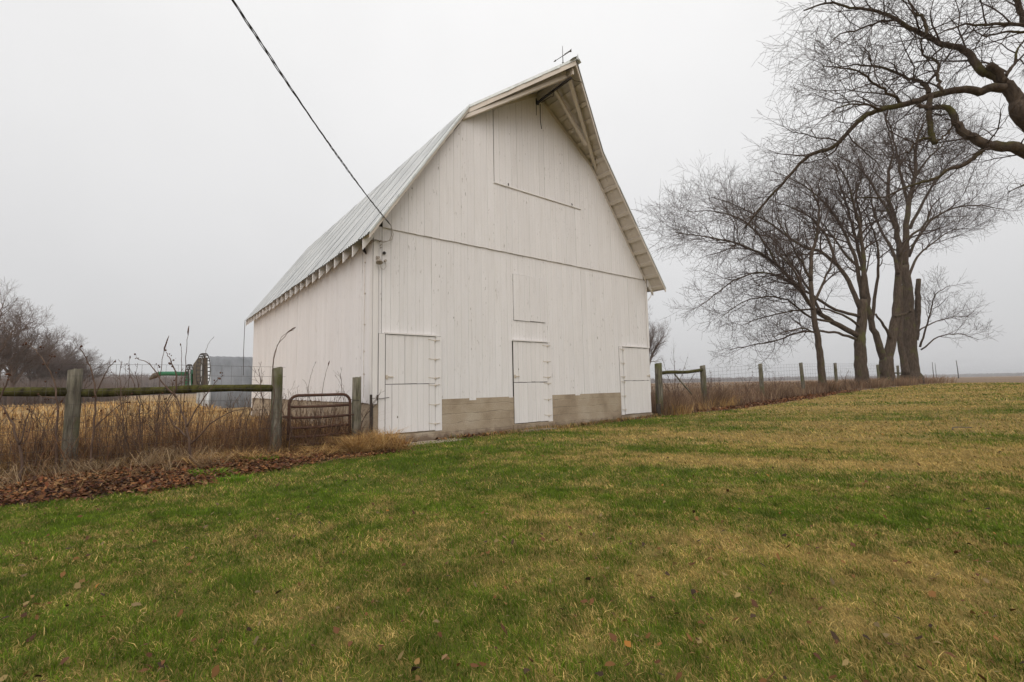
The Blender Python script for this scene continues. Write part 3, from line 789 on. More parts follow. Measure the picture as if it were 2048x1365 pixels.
# ------------------------------------------------------------------ fences
def rough_post(b, pts, rad, rs, n=22):
    """a weathered pole: fixed checks and flats round the girth, a worn top"""
    i0 = len(b.v); b.tube(pts, rad, n); m = len(pts)
    prof = [1 + rs.gauss(0, .03) - (.16 if rs.random() < .16 else 0) for _ in range(n)]
    for i in range(m):
        c = Vector(pts[i])
        for k in range(n):
            v = Vector(b.v[i0 + i * n + k]); q = prof[k] + rs.gauss(0, .012); d = v - c; v = c + d * q
            if i == m - 1: v.z += rs.uniform(-.022, .006) + d.x * .12
            b.v[i0 + i * n + k] = tuple(v)
def post_part(name, u, v, h, r, parent, o0, mat=M_POST, lean=(0, 0)):
    p = bw(u, v); z = gz(p.x, p.y); b = MB(); pts = []; rad = []
    rs = random.Random(int(u * 100))
    for k in range(7):
        t = k / 6; pts.append(Vector((p.x + lean[0] * t, p.y + lean[1] * t, z - .15 + (h + .15) * t)) - o0); rad.append(r * (1.06 - .1 * t + rs.uniform(-.025, .025)))
    rough_post(b, pts, rad, rs); b.build(name, mat, parent)
    return Vector((p.x, p.y, z))
def wire_mesh(parent, o0, u0, u1, v, heights, vstep, rad=.0022, name='wire_mesh', top_sag=.02):
    b = MB(); n = max(2, int((u1 - u0) / .8)); rs = random.Random(3)
    for h in heights:
        pts = []
        for i in range(n + 1):
            u = u0 + (u1 - u0) * i / n; p = bw(u, v); pts.append(Vector((p.x, p.y, gz(p.x, p.y) + h + rs.uniform(-top_sag, top_sag) * .5)) - o0)
        b.tube(pts, rad, 4, False)
    u = u0
    while u < u1 and vstep > 0:
        p = bw(u, v); z = gz(p.x, p.y); b.tube([Vector((p.x, p.y, z + heights[0])) - o0, Vector((p.x + rs.uniform(-.01, .01), p.y, z + heights[-1])) - o0], rad * .85, 4, False)
        u += vstep
    return b.build(name, M_WIRE, parent, fix=False)

HW = [.10, .22, .34, .48, .64, .82, 1.0, 1.20, 1.42, 1.60]
o0 = bw(-1.85, .02, 0)
lf = thing('wire_fence', 'woven wire fence with thick mossy posts and round rail left of the barn', 'fence', o0)
for (u, h, r) in ((-1.83, 1.60, .098), (-4.63, 1.54, .094), (-8.2, 1.6, .12)): post_part('post', u, .02, h, r, lf, o0, lean=(rng.uniform(-.03, .03), 0))
for (ua, ub) in ((-1.84, -4.60), (-4.66, -8.1)):
    b = MB(); pts = []
    for i in range(9):
        t = i / 8; p = bw(ua + (ub - ua) * t, .03); pts.append(Vector((p.x, p.y, 1.235 + .02 * math.sin(t * 5))) - o0)
    b.tube(pts, [.064 + .006 * math.sin(i * 2.1) for i in range(9)], 12); b.build('rail', M_RAIL, lf)
wire_mesh(lf, o0, -10.5, -1.72, -.115, HW, .155, .0024)
gp = thing('gate_post', 'weathered round post between the rusty gate and barn corner', 'post', bw(-.33, .0, 0))
b = MB(); rough_post(b, [(0, 0, -.1), (.01, 0, .5), (0, .01, 1.0), (.005, 0, 1.44)], [.098, .092, .09, .086], random.Random(4)); b.build('post_shaft', M_POST, gp)
b = MB(); b.tube([(-.10, -.06, .98), (-.03, -.10, .97), (.07, -.06, .96)], .007, 5); b.build('wire_tie', M_IRON, gp)
tp = thing('steel_fence_post', 'thin dark steel post with wire standing against the barn corner', 'post', bw(-.06, -.10, 0))
b = MB(); b.box(-.025, .025, -.006, .006, 0, 1.07); b.box(-.006, .006, -.03, .0, 0, 1.07); b.build('stake', M_IRON, tp)
b = MB(); b.tube([(0, .01, .98), (.13, .03, 1.0), (.13, .02, .86)], .006, 5); b.tube([(-.26, .05, .42), (-.1, .02, .66), (.12, .0, .88)], .007, 5); b.box(.115, .145, -.0, .03, .95, 1.06); b.build('wire', M_IRON, tp)

# rusty tube gate
gu0, gu1 = -1.62, -.47
gate = thing('tube_gate', 'rusty six bar tube gate with rounded top corners beside the barn', 'gate', bw(gu0, -.02, 0), YAW)
gw = gu1 - gu0; b = MB(); rr = .16; ht = 1.09; pts = [(0, 0, .12), (0, 0, ht - rr - .1)]
for k in range(7): a = math.pi - k * math.pi / 12; pts.append((rr + rr * math.cos(a), 0, ht - rr + rr * math.sin(a)))
for k in range(7): a = math.pi / 2 - k * math.pi / 12; pts.append((gw - rr + rr * math.cos(a), 0, ht - rr + rr * math.sin(a)))
pts += [(gw, 0, ht - rr - .1), (gw, 0, .12)]
b.tube(pts, .029, 10); b.build('frame', M_RUST, gate)
for z in (.87, .66, .47, .30, .15):
    b = MB(); b.tube([(.0, .004, z + .008), (gw * .5, .004, z - .004), (gw, .004, z + .006)], .025, 8); b.build('bar', M_RUST, gate)
b = MB(); b.tube([(-.16, 0, .70), (-.09, 0, .695), (.06, 0, .70)], .016, 6); b.box(-.075, -.01, -.03, .03, .665, .72); b.build('gate_hinge', M_RUST, gate)
b = MB(); b.tube([(gw - .03, -.03, .67), (gw + .03, -.05, .675), (gw + .09, -.02, .67)], .011, 5); b.build('latch_chain', M_RUST, gate)

# right hand fence, in line with the barn front
o1 = bw(10.25, .1, 0)
rf = thing('wire_fence', 'long wire fence with grey posts running from the barn to the trees', 'fence', o1)
for (u, h, r) in ((10.33, 1.78, .125), (13.25, 1.62, .105), (18.15, 1.58, .088), (22.75, 1.58, .085), (27.45, 1.55, .08), (31.0, 1.5, .08), (35.5, 1.45, .08), (40.2, 1.4, .08)):
    post_part('post', u, .1, h, r, rf, o1, lean=(rng.uniform(-.05, .05), 0))
for (ua, ub, h, r) in ((10.42, 13.18, 1.42, .06), (35.6, 45.5, .86, .05)):
    b = MB(); pts = []
    for i in range(7):
        u = ua + (ub - ua) * i / 6; p = bw(u, .1); hh = h + .02 * math.sin(i * 1.3)
        zz = gz(bw(ua, 0).x, bw(ua, 0).y) + (gz(bw(ub, 0).x, bw(ub, 0).y) - gz(bw(ua, 0).x, bw(ua, 0).y)) * i / 6 - (.0 if ua < 20 else 0)
        pts.append(Vector((p.x, p.y, zz + hh)) - o1)
    b.tube(pts, r, 10); b.build('rail', M_RAIL, rf)
b = MB(); pA, pB = bw(11.35, .12, 0), bw(11.9, -.2, 0); b.tube([Vector((pA.x, pA.y, 1.50)) - o1, Vector((pB.x, pB.y, .75)) - o1], .03, 7); b.build('brace', M_POST, rf)
wire_mesh(rf, o1, 10.4, 42, .0, [.2, .4, .6, .8, 1.0, 1.2, 1.36, 1.5], .32, .003)
b = MB(); q = bw(10.02, -.06, 0); b.box(-.012, .012, -.012, .012, 0, 1.45); b.box(-.06, .06, -.05, .05, 0, .42)
sp_ = b.build('steel_fence_post', M_IRON); sp_.location = (q.x, q.y, .06); tag(sp_, 'dark iron stake at the far right corner of the barn', 'post')

# ------------------------------------------------------------------ hoop shed and old machinery behind the left fence
ps = at(418, 775, 33.0)
shed = thing('hoop_shed', 'grey half round metal shed behind the barn', 'shed', (ps.x, ps.y, 0), YAW)
b = MB(); Rr = 3.9; n = 26; Ls = 10; segs = 44
rows = []
for i in range(segs + 1):
    xx = Ls * i / segs; row = []
    for k in range(n + 1):
        a = math.pi * k / n; w = 1 + .004 * math.sin(k * 2.1 + i) + (.010 if i % 2 else 0)
        row.append(len(b.v)); b.v.append((xx + .12 * math.sin(a), Rr * math.cos(a) * w + 3.9, Rr * math.sin(a) * w))
    rows.append(row)
for i in range(segs):
    for k in range(n): b.f.append((rows[i][k], rows[i + 1][k], rows[i + 1][k + 1], rows[i][k + 1])); b.sm.append(True)
m_shed = mat_simple('shed_metal', (.09, .095, .10), (.19, .195, .205), 1.1, .5, .45, .1, (.9, .2, .2), c3=(.10, .105, .11))
b.build('roof_shell', m_shed, shed)
b = MB(); pts = [(-.02 + .12 * math.sin(math.pi * k / n), Rr * math.cos(math.pi * k / n) + 3.9, Rr * math.sin(math.pi * k / n)) for k in range(n + 1)]
b.tube(pts, .15, 6); b.build('end_rim', M_WHITESTEEL, shed)
b = MB(); b.poly([(.06, Rr * .985 * math.cos(math.pi * k / n) + 3.9, Rr * .985 * math.sin(math.pi * k / n)) for k in range(n + 1)]); b.build('end_wall', M_WHITESTEEL, shed)

pm = at(372, 780, 25.0)
mach = thing('farm_elevator', 'old green farm elevator with auger tube and cleated steel wheels behind the fence', 'farm machine', (pm.x, pm.y, 0), math.radians(0))
def mpt(px, py, dy=0.0):
    q = at(px, py, 25.0 + dy); return q - Vector((pm.x, pm.y, 0))
b = MB(); b.tube([mpt(318, 748), mpt(345, 747.5), mpt(374, 748.5)], .115, 12); b.build('auger_tube', M_GREEN, mach)
b = MB(); b.tube([mpt(320, 748), mpt(309, 752), mpt(299, 759)], [.13, .15, .05], 8); b.build('spout', M_OLDWOOD, mach)
b = MB(); q0, q1, q2, q3 = mpt(367, 775), mpt(384, 775), mpt(383, 748), mpt(376, 740)
for dy in (0, .8): b.poly([q + Vector((0, dy, 0)) for q in (q0, q1, q2, q3)])
b.poly([q0, q3, q3 + Vector((0, .8, 0)), q0 + Vector((0, .8, 0))]); b.poly([q2, q3, q3 + Vector((0, .8, 0)), q2 + Vector((0, .8, 0))]); b.build('green_panel', M_GREEN, mach)
b = MB(); b.beam(mpt(381, 778), mpt(380, 740), .05, .05); b.build('corner_strut', M_WHITESTEEL, mach)
b = MB(); qq = [mpt(386, 782), mpt(404, 782), mpt(403, 716), mpt(396, 716), mpt(386, 730)]
b.v += [tuple(q) for q in qq] + [tuple(q + Vector((0, .5, 0))) for q in qq]; n5 = 5
b.f += [tuple(range(5)), tuple(range(9, 4, -1))] + [(i, 5 + i, 5 + (i + 1) % 5, (i + 1) % 5) for i in range(5)]; b.sm += [False] * 7
b.build('wooden_hopper', M_OLDWOOD, mach)
def cleat_wheel(c, rad, rz, wid, mat, name):
    wo = MB(); M = Matrix.Translation(c) @ Matrix.Rotation(rz, 4, 'Z'); n = 28
    for i in range(n):
        a0, a1 = 2 * math.pi * i / n, 2 * math.pi * (i + 1) / n
        for sgn in (-1, 1):
            p, q = (M @ Vector((rad * math.cos(a), sgn * wid / 2, rad * math.sin(a))) for a in (a0, a1)); wo.beam(p, q, .03, .04)
        wo.beam(M @ Vector((rad * math.cos(a0), -wid / 2, rad * math.sin(a0))), M @ Vector((rad * math.cos(a0), wid / 2, rad * math.sin(a0))), .04, .05)
    for i in range(8):
        a = 2 * math.pi * i / 8; wo.beam(M @ Vector((0, 0, 0)), M @ Vector((rad * math.cos(a), 0, rad * math.sin(a))), .03, .03)
    return wo.build(name, mat, mach, fix=False)
cw = mpt(407, 742); cleat_wheel(cw, .92, math.radians(109), .18, M_WHEEL, 'wheel')
cw = mpt(378, 756); cleat_wheel(cw, .70, math.radians(115), .14, M_WHEEL, 'wheel')
b = MB(); b.beam(mpt(401, 782, -.3), mpt(404, 712, -.3), .035, .05); b.build('ladder_rail', M_WHITESTEEL, mach)

# ------------------------------------------------------------------ trees
class Tree:
    """grows branches from given limbs; polylines are gathered per part, then skinned together"""
    def __init__(s, seed, up=.06, droop=0.0, lens=(2.6, 1.15, .5), step=(.42, .24, .13), wander=.22, twig_r=.0045, start=.28, dens=1.0, levels=3):
        s.r = random.Random(seed); s.up = up; s.droop = droop; s.lens = lens; s.step = step; s.wander = wander; s.tw = twig_r; s.start = start; s.dens = dens; s.levels = levels
        s.twigs = []; s.main = []; s.fat = .017
    def smooth(s, pts, sub=4, jit=.02):
        P = [Vector(p) for p in pts]; P = [P[0] * 2 - P[1]] + P + [P[-1] * 2 - P[-2]]; out = []
        for i in range(1, len(P) - 2):
            for k in range(sub):
                t = k / sub; a, b_, c, d = P[i - 1], P[i], P[i + 1], P[i + 2]
                q = .5 * ((2 * b_) + (c - a) * t + (2 * a - 5 * b_ + 4 * c - d) * t * t + (3 * b_ - a - 3 * c + d) * t ** 3)
                if i + k > 1: q = q + Vector((s.r.gauss(0, jit), s.r.gauss(0, jit), s.r.gauss(0, jit)))
                out.append(q)
        out.append(P[-2]); return out
    def limb(s, name, pts, r0, r1, kids=True, jit=.02, scale=1.0, start=None):
        q = s.smooth(pts, 4, jit); n = len(q); rad = [r0 + (r1 - r0) * (i / (n - 1)) ** .85 for i in range(n)]
        s.main.append((name, q, rad))
        if kids: s.spawn(q, rad, 0, scale, s.start if start is None else start)
    def spawn(s, q, rad, lev, scale, start):
        if lev >= s.levels: return
        r = s.r; n = len(q); tot = 0; cum = [0]
        for i in range(n - 1): tot += (q[i + 1] - q[i]).length; cum.append(tot)
        pos = tot * start + r.random() * s.step[lev] * .5; side = r.random() * 6.28
        while pos < tot * 1.001:
            i = 0
            while i < n - 2 and cum[i + 1] < pos: i += 1
            t = (pos - cum[i]) / max(1e-6, cum[i + 1] - cum[i]); p = q[i].lerp(q[i + 1], min(1, t)); d = (q[i + 1] - q[i]).normalized()
            pr = rad[i] + (rad[min(i + 1, n - 1)] - rad[i]) * t
            f = pos / tot
            ln = s.lens[lev] * scale * r.uniform(.45, 1.15) * (1.0 - .45 * f)
            if lev > 0: ln = min(ln, tot * .75)
            side += 2.4 + r.uniform(-.6, .6)
            ref = d.cross(Vector((0, 0, 1)))
            if ref.length < .1: ref = Vector((1, 0, 0))
            ref.normalize(); bi = d.cross(ref)
            lat = ref * math.cos(side) + bi * math.sin(side)
            ang = math.radians(r.uniform(28, 62) if f < .95 else r.uniform(5, 25))
            dd = (d * math.cos(ang) + lat * math.sin(ang)); 
            s.branch(p, dd, ln, min(pr * .6, (s.fat if lev == 0 else .011) * ln + s.tw * (1.2 if lev < 2 else 1)), lev + 1, scale)
            pos += s.step[lev] * r.uniform(.55, 1.45) / s.dens
    def branch(s, p, d, ln, r0, lev, scale):
        r = s.r; nseg = (0, 6, 4, 2)[lev]; d = d.normalized(); pts = [p]; sl = ln / nseg
        upv = s.up * (1.5 if lev == 1 else 1)
        for k in range(nseg):
            w = s.wander * (1.0, 1.0, .75, .5)[lev]
            d = d + Vector((r.gauss(0, w), r.gauss(0, w), r.gauss(0, w) + upv - s.droop * (k / nseg)))
            d.normalize(); p = p + d * sl; pts.append(p)
        rad = [max(s.tw * .55, r0 * (1 - .8 * k / nseg)) for k in range(nseg + 1)]
        s.twigs.append((lev, pts, rad))
        s.spawn(pts, rad, lev, scale, .2)
    def twig_mesh(s, name):
        groups = {}
        for lev, pts, rad in s.twigs:
            groups.setdefault((len(pts), 4 if lev == 1 else 3), []).append((pts, rad))
        V = []; Q = []; off = 0
        for (npt, sides), items in groups.items():
            A = np.array([[tuple(p) for p in it[0]] for it in items]); Rd = np.array([it[1] for it in items])
            T = np.empty_like(A); T[:, 1:-1] = A[:, 2:] - A[:, :-2]; T[:, 0] = A[:, 1] - A[:, 0]; T[:, -1] = A[:, -1] - A[:, -2]
            T /= np.linalg.norm(T, axis=-1, keepdims=True) + 1e-9
            ref = np.zeros_like(T); m = np.abs(T[..., 2]) > .8; ref[..., 2] = 1; ref[m] = (1, 0, 0)
            S = np.cross(T, ref); S /= np.linalg.norm(S, axis=-1, keepdims=True) + 1e-9; B = np.cross(T, S)
            ang = np.arange(sides) * 2 * np.pi / sides
            ring = A[:, :, None, :] + Rd[:, :, None, None] * (S[:, :, None, :] * np.cos(ang)[None, None, :, None] + B[:, :, None, :] * np.sin(ang)[None, None, :, None])
            nb_ = len(items); V.append(ring.reshape(-1, 3))
            base = (np.arange(nb_) * npt * sides)[:, None, None] + (np.arange(npt - 1) * sides)[None, :, None] + off
            k = np.arange(sides)[None, None, :]; k2 = (k + 1) % sides
            Q.append(np.stack([base + k, base + k2, base + sides + k2, base + sides + k], -1).reshape(-1, 4)); off += nb_ * npt * sides
        me = np_mesh(name, np.concatenate(V), None, None, np.concatenate(Q))
        me.polygons.foreach_set('use_smooth', [True] * len(me.polygons)); return me
    def build(s, root, bark, twig, sides=10):
        o0 = root.location
        for name, q, rad in s.main:
            b = MB(); b.tube([p - o0 for p in q], rad, sides); b.build(name, bark, root)
        for i, tw in enumerate(s.twigs): s.twigs[i] = (tw[0], [p - o0 for p in tw[1]], tw[2])
        me = s.twig_mesh('crown'); mesh_obj('crown', me, twig, root)
def Z7(x, y): return (1300 + x / 1.75, y / 1.75)
def pl(zs, d0, d1=None, conv=Z7, jit=0):
    d1 = d0 if d1 is None else d1; n = len(zs)
    return [at(*conv(x, y), d0 + (d1 - d0) * i / max(1, n - 1)) for i, (x, y) in enumerate(zs)]
def base_drop(p, dz=.35): return Vector((p.x, p.y, gz(p.x, p.y) - dz))

# slender tree nearest the barn
P = pl([(605, 1352), (597, 1270), (588, 1190), (572, 1090), (562, 985)], 24.6)
T = Tree(101, up=.10, lens=(2.3, 1.2, .75), step=(.26, .18, .14), twig_r=.0078, start=.2)
t1 = thing('bare_tree', 'slender leaning bare tree, leftmost trunk of the row along the fence', 'tree', base_drop(P[0], 0), group='bare trees along the fence')
T.main.append(('trunk', [base_drop(P[0])] + T.smooth(P, 4, .015), [.24, .22] + [.185 - .08 * (i / 15) for i in range(16)]))
T.limb('limb', pl([(562, 985), (566, 900), (585, 820), (590, 730), (560, 650)], 24.6, 25.2), .115, .03, scale=1.1)
T.limb('limb', pl([(574, 1090), (530, 1010), (500, 940), (450, 890)], 24.6, 23.4), .085, .02)
T.limb('limb', pl([(574, 1060), (610, 980), (640, 900), (650, 800)], 24.6, 26), .08, .02)
T.limb('limb', pl([(565, 980), (520, 900), (480, 830), (440, 760)], 24.6, 24), .07, .02)
T.limb('limb', pl([(585, 1170), (540, 1150), (480, 1160), (430, 1180)], 24.6, 23.8), .05, .015)
T.build(t1, M_BARK, M_TWIG)

# second: stout trunk throwing long limbs to the left
D = 28.8
P = pl([(742, 1342), (738, 1260), (736, 1190), (742, 1120), (745, 1050)], D)
T = Tree(202, up=.05, droop=.05, lens=(3.9, 2.0, 1.15), step=(.29, .20, .155), twig_r=.0092, wander=.19, start=.34)
t2 = thing('bare_tree', 'stout bare tree with long limbs sweeping low to the left', 'tree', base_drop(P[0], 0), group='bare trees along the fence')
T.main.append(('trunk', [base_drop(P[0])] + T.smooth(P, 4, .02), [.52, .44] + [.36 - .12 * (i / 15) for i in range(16)]))
T.limb('limb', pl([(735, 1180), (640, 1128), (580, 1090), (525, 1015), (450, 935), (380, 885), (290, 850), (200, 830), (90, 815)], D, D - 3), .17, .022, scale=1.0)
T.limb('limb', pl([(738, 1085), (695, 985), (655, 930), (600, 885), (530, 860), (470, 820), (400, 770), (300, 720), (215, 690)], D, D + 1.5), .15, .022, scale=1.0)
T.limb('limb', pl([(742, 1040), (722, 920), (690, 835), (650, 760), (600, 700), (520, 640), (430, 600)], D, D + 2.5), .13, .022)
T.limb('limb', pl([(728, 1190), (660, 1168), (590, 1160), (520, 1165), (450, 1190), (380, 1205), (280, 1225)], D, D - 2), .09, .018, scale=.7)
T.limb('limb', pl([(737, 1110), (650, 1085), (560, 1030), (470, 975), (390, 955), (310, 975), (240, 1020), (170, 1075)], D, D - 4), .10, .018, scale=.75)
T.limb('limb', pl([(745, 1050), (748, 940), (742, 840), (720, 740), (690, 640), (650, 560)], D, D - 1), .16, .025)
T.limb('limb', pl([(738, 1150), (690, 1110), (600, 1080), (500, 1090), (400, 1110), (320, 1140)], D, D - 3), .08, .018, scale=.7)
T.limb('limb', pl([(655, 930), (620, 830), (560, 760), (500, 730), (420, 700)], D, D + 2), .09, .018)
T.limb('limb', pl([(640, 1128), (560, 1110), (480, 1050), (400, 1040), (320, 1060), (250, 1110)], D - .5, D - 3), .08, .016, scale=.8)
T.limb('limb', pl([(450, 935), (380, 820), (300, 760), (220, 740), (130, 740)], D - 2, D - 1), .07, .016)
T.limb('limb', pl([(600, 1100), (540, 990), (480, 900), (420, 830), (340, 770)], D - 1, D), .085, .018)
T.build(t2, M_BARK, M_TWIG)

# third: forked from the ground
D = 32.3
P = pl([(830, 1342), (828, 1290), (826, 1250)], D)
T = Tree(303, up=.09, lens=(4.2, 2.1, 1.2), step=(.42, .25, .185), twig_r=.0098, wander=.19, start=.40)
t3 = thing('bare_tree', 'bare tree whose trunk forks in a V near the ground', 'tree', base_drop(P[0], 0), group='bare trees along the fence')
T.main.append(('trunk', [base_drop(P[0])] + T.smooth(P, 4, .01), [.62, .53] + [.46 - .06 * (i / 7) for i in range(8)]))
T.limb('stem', pl([(822, 1262), (800, 1205), (775, 1130), (762, 1050), (748, 950), (722, 850), (700, 760), (670, 660), (640, 570)], D, D - 1.5), .26, .03, jit=.03)
T.limb('stem', pl([(830, 1262), (848, 1180), (862, 1080), (868, 980), (872, 880), (858, 780), (832, 680), (835, 600), (850, 540), (835, 450)], D, D + 1), .34, .03, jit=.03)
T.limb('limb', pl([(858, 800), (835, 740), (800, 690), (760, 620), (720, 580), (650, 540)], D, D + 1), .12, .022)
T.limb('limb', pl([(868, 960), (850, 880), (810, 810), (780, 730), (770, 640), (790, 560)], D, D + 2), .13, .022)
T.limb('limb', pl([(775, 1130), (790, 1020), (800, 920), (790, 830), (760, 760), (720, 700)], D, D - 2), .12, .022)
T.limb('limb', pl([(748, 950), (690, 900), (640, 830), (600, 780), (540, 740)], D - .8, D + 1), .10, .022)
T.limb('limb', pl([(722, 850), (740, 770), (720, 690), (740, 610), (720, 530)], D - 1, D - 2), .10, .022)
T.limb('limb', pl([(870, 900), (910, 830), (960, 790), (990, 720), (1040, 680)], D, D - 2), .11, .022)
T.limb('limb', pl([(845, 1190), (820, 1140), (790, 1100)], D, D - 1), .11, .06, kids=False)
T.limb('limb', pl([(855, 1110), (905, 1095), (912, 1085)], D, D - .5), .10, .08, kids=False)
T.build(t3, M_BARK, M_TWIG)

# fourth: the old thick trunk with a broken second stem
D = 36.5
P = pl([(915, 1318), (912, 1260), (908, 1180), (906, 1100), (900, 1010), (893, 930)], D)
T = Tree(404, up=.08, lens=(4.6, 2.3, 1.3), step=(.33, .23, .18), twig_r=.0106, wander=.19, start=.36)
t4 = thing('bare_tree', 'thickest bare tree of the row with a broken second stem', 'tree', base_drop(P[0], 0), group='bare trees along the fence')
T.main.append(('trunk', [base_drop(P[0])] + T.smooth(P, 4, .03), [.92, .76] + [.56 - .28 * (i / 19) for i in range(20)]))
T.limb('limb', pl([(893, 935), (895, 850), (905, 720), (928, 610), (930, 520), (950, 450), (980, 400)], D, D - 1), .27, .03)
T.limb('stem', pl([(925, 1190), (935, 1110), (938, 1040), (940, 978)], D, D), .27, .16, kids=False, jit=.04)
T.limb('limb', pl([(905, 900), (945, 820), (1000, 760), (1080, 725), (1160, 720), (1240, 735)], D, D - 3), .12, .02)
T.limb('limb', pl([(903, 980), (935, 900), (980, 860), (1050, 810), (1120, 800)], D, D + 2), .11, .02)
T.limb('limb', pl([(910, 800), (960, 700), (1010, 620), (1060, 560), (1120, 520)], D, D + 2), .13, .022)
T.limb('limb', pl([(928, 620), (970, 560), (1030, 500), (1060, 440)], D, D + 1), .11, .022)
T.limb('limb', pl([(905, 720), (880, 620), (860, 520), (830, 420), (800, 370)], D, D), .13, .022)
T.limb('limb', pl([(945, 1215), (965, 1150), (985, 1080), (1000, 1030), (1050, 1000)], D - 1, D - 3), .075, .018, scale=.7)
T.limb('limb', pl([(948, 1225), (1010, 1180), (1080, 1170), (1150, 1190)], D - 1, D - 3), .06, .015, scale=.6)
T.limb('limb', pl([(940, 1160), (990, 1130), (1060, 1110), (1120, 1110)], D - .6, D + 2), .06, .015, scale=.6)
T.limb('stem', pl([(895, 1310), (888, 1260), (875, 1190), (878, 1120), (880, 1000)], D - 1, D - 1), .28, .12, kids=False)
T.build(t4, M_BARK, M_TWIG)

# the great tree standing just out of the picture on the right, its limbs reaching in
def Z3(x, y): return (1700 + x / 3.25, y / 3.25)
def Zp(x, y): return (x, y)
T = Tree(505, up=.015, droop=.10, lens=(1.75, .95, .52), step=(.19, .125, .095), twig_r=.0042, wander=.24, start=.05)
T.fat = .010
tb = Vector((13.2, 9.0, gz(13.2, 9.0)))
t5 = thing('bare_tree', 'large bare tree standing at the right edge, gnarled limbs reaching in overhead', 'tree', tb)
d1 = 8.6
f1_in = at(2048, 240, d1); f2_in = at(2048, 300, 8.3)
T.main.append(('trunk', T.smooth([tb - Vector((0, 0, .4)), tb + Vector((0, 0, .4)), tb + Vector((-.15, 0, 1.7)), tb + Vector((-.35, 0, 3.0)), tb + Vector((-.5, .1, 5.0)), tb + Vector((-.4, .3, 8.0)), tb + Vector((-.9, .4, 12.0))], 4, .02), [.85, .62] + [.56 - .38 * (i / 22) for i in range(23)]))
T.limb('limb', [tb + Vector((-.4, .05, 3.8)), f1_in.lerp(tb + Vector((-.4, .05, 3.8)), .45) + Vector((0, 0, .1))] + pl([(1131, 770), (1090, 665), (1045, 590), (985, 535)], d1, d1 + .1, Z3), .165, .10, kids=False, jit=.007)
T.limb('limb', pl([(1000, 540), (930, 490), (860, 468), (812, 405), (768, 350), (700, 310), (600, 288), (500, 235), (400, 190), (300, 130), (205, 80), (100, 60), (0, 52), (-150, 20), (-300, 70)], d1, d1 + .6, Z3), .084, .014, jit=.007, start=.12)
T.limb('limb', pl([(1000, 575), (900, 577), (840, 602), (750, 582), (620, 602), (480, 640), (350, 680), (200, 712), (95, 760), (30, 815)], d1, d1 + .3, Z3) + pl([(1666, 294), (1620, 311), (1591, 337), (1557, 377), (1529, 406), (1489, 457)], d1 + .35, d1 + .9, Zp), .084, .018, jit=.007, start=.25)
T.limb('limb', pl([(985, 530), (960, 470), (905, 422)], d1, d1 - .05, Z3), .075, .062, kids=False, jit=.004)
T.limb('limb', pl([(1010, 500), (1040, 445), (1075, 412), (1082, 335), (1110, 290), (1160, 230)], d1, d1 + .3, Z3), .035, .012, jit=.007)
T.limb('limb', [tb + Vector((-.38, .02, 3.4)), f2_in.lerp(tb + Vector((-.38, 0, 3.4)), .45)] + pl([(1131, 985), (1000, 955), (885, 942), (800, 892), (725, 852), (692, 800), (660, 722), (600, 700), (500, 702), (440, 684)], 8.3, 8.7, Z3), .115, .035, jit=.007, start=.55)
T.limb('limb', pl([(872, 968), (800, 1030), (720, 1080), (640, 1102), (560, 1160), (450, 1190), (330, 1232), (230, 1278), (100, 1287), (0, 1290)], 8.45, 8.9, Z3), .045, .009, jit=.007, start=.35, scale=.7)
T.limb('limb', pl([(522, 610), (515, 700), (520, 800), (530, 880), (555, 935)], d1 + .1, d1, Z3), .045, .050, jit=.01, scale=.5)
T.limb('limb', pl([(555, 930), (600, 900), (640, 860), (660, 820)], d1, d1 - .1, Z3), .022, .010, jit=.01, scale=.4)
T.limb('limb', pl([(525, 895), (460, 905), (420, 930), (395, 975), (350, 1000)], d1, d1, Z3), .022, .008, jit=.01, scale=.5)
T.limb('limb', pl([(600, 600), (580, 550), (570, 480), (580, 420), (540, 385), (480, 370), (470, 310), (455, 250)], d1 + .1, d1 + .5, Z3), .032, .014, jit=.01)
T.limb('limb', pl([(500, 235), (490, 160), (470, 105), (420, 85), (395, 20), (360, -40)], d1 + .2, d1 + .4, Z3), .035, .012, jit=.01)
T.limb('limb', pl([(510, 615), (500, 560), (440, 530), (380, 510), (300, 470), (200, 440), (100, 430), (0, 425), (-120, 450)], d1 + .2, d1 + 1.0, Z3), .045, .010, jit=.01)
T.limb('limb', pl([(1200, 180), (1131, 168), (1000, 155), (880, 165), (750, 160), (640, 195), (540, 240)], 8.2, 8.6, Z3), .04, .010, jit=.007, start=.2)
T.limb('limb', pl([(1200, 200), (1131, 212), (1040, 205), (930, 228), (850, 232), (800, 180)], 8.4, 8.2, Z3), .03, .008, jit=.007)
T.limb('limb', pl([(1220, 220), (1131, 130), (1095, 30), (1070, -30)], 8.6, 8.6, Z3), .06, .04, jit=.007)
T.limb('limb', pl([(350, 680), (250, 600), (150, 540), (60, 470), (-60, 440), (-180, 430)], d1 + .2, d1 - .6, Z3), .03, .008, jit=.01)
T.limb('limb', pl([(200, 712), (80, 680), (-40, 690), (-120, 730)], d1 + .2, d1 - .8, Z3), .022, .008, jit=.01)
T.limb('limb', pl([(720, 852), (760, 880), (850, 885), (920, 850), (990, 830)], 8.4, 8.3, Z3), .014, .006, kids=False, jit=.007)
T.limb('limb', pl([(300, 130), (180, 150), (60, 190), (-60, 230), (-150, 300)], d1 + .5, d1 + .2, Z3), .026, .008, jit=.01)
T.limb('limb', [f2_in + Vector((2.0, .4, .6)), at(2090, 330, 9.4), at(2055, 365, 9.2), at(2015, 385, 9.0)], .03, .008, jit=.01, scale=.7, start=.5)
T.build(t5, M_BARK_NEAR, M_TWIG_NEAR, 12)

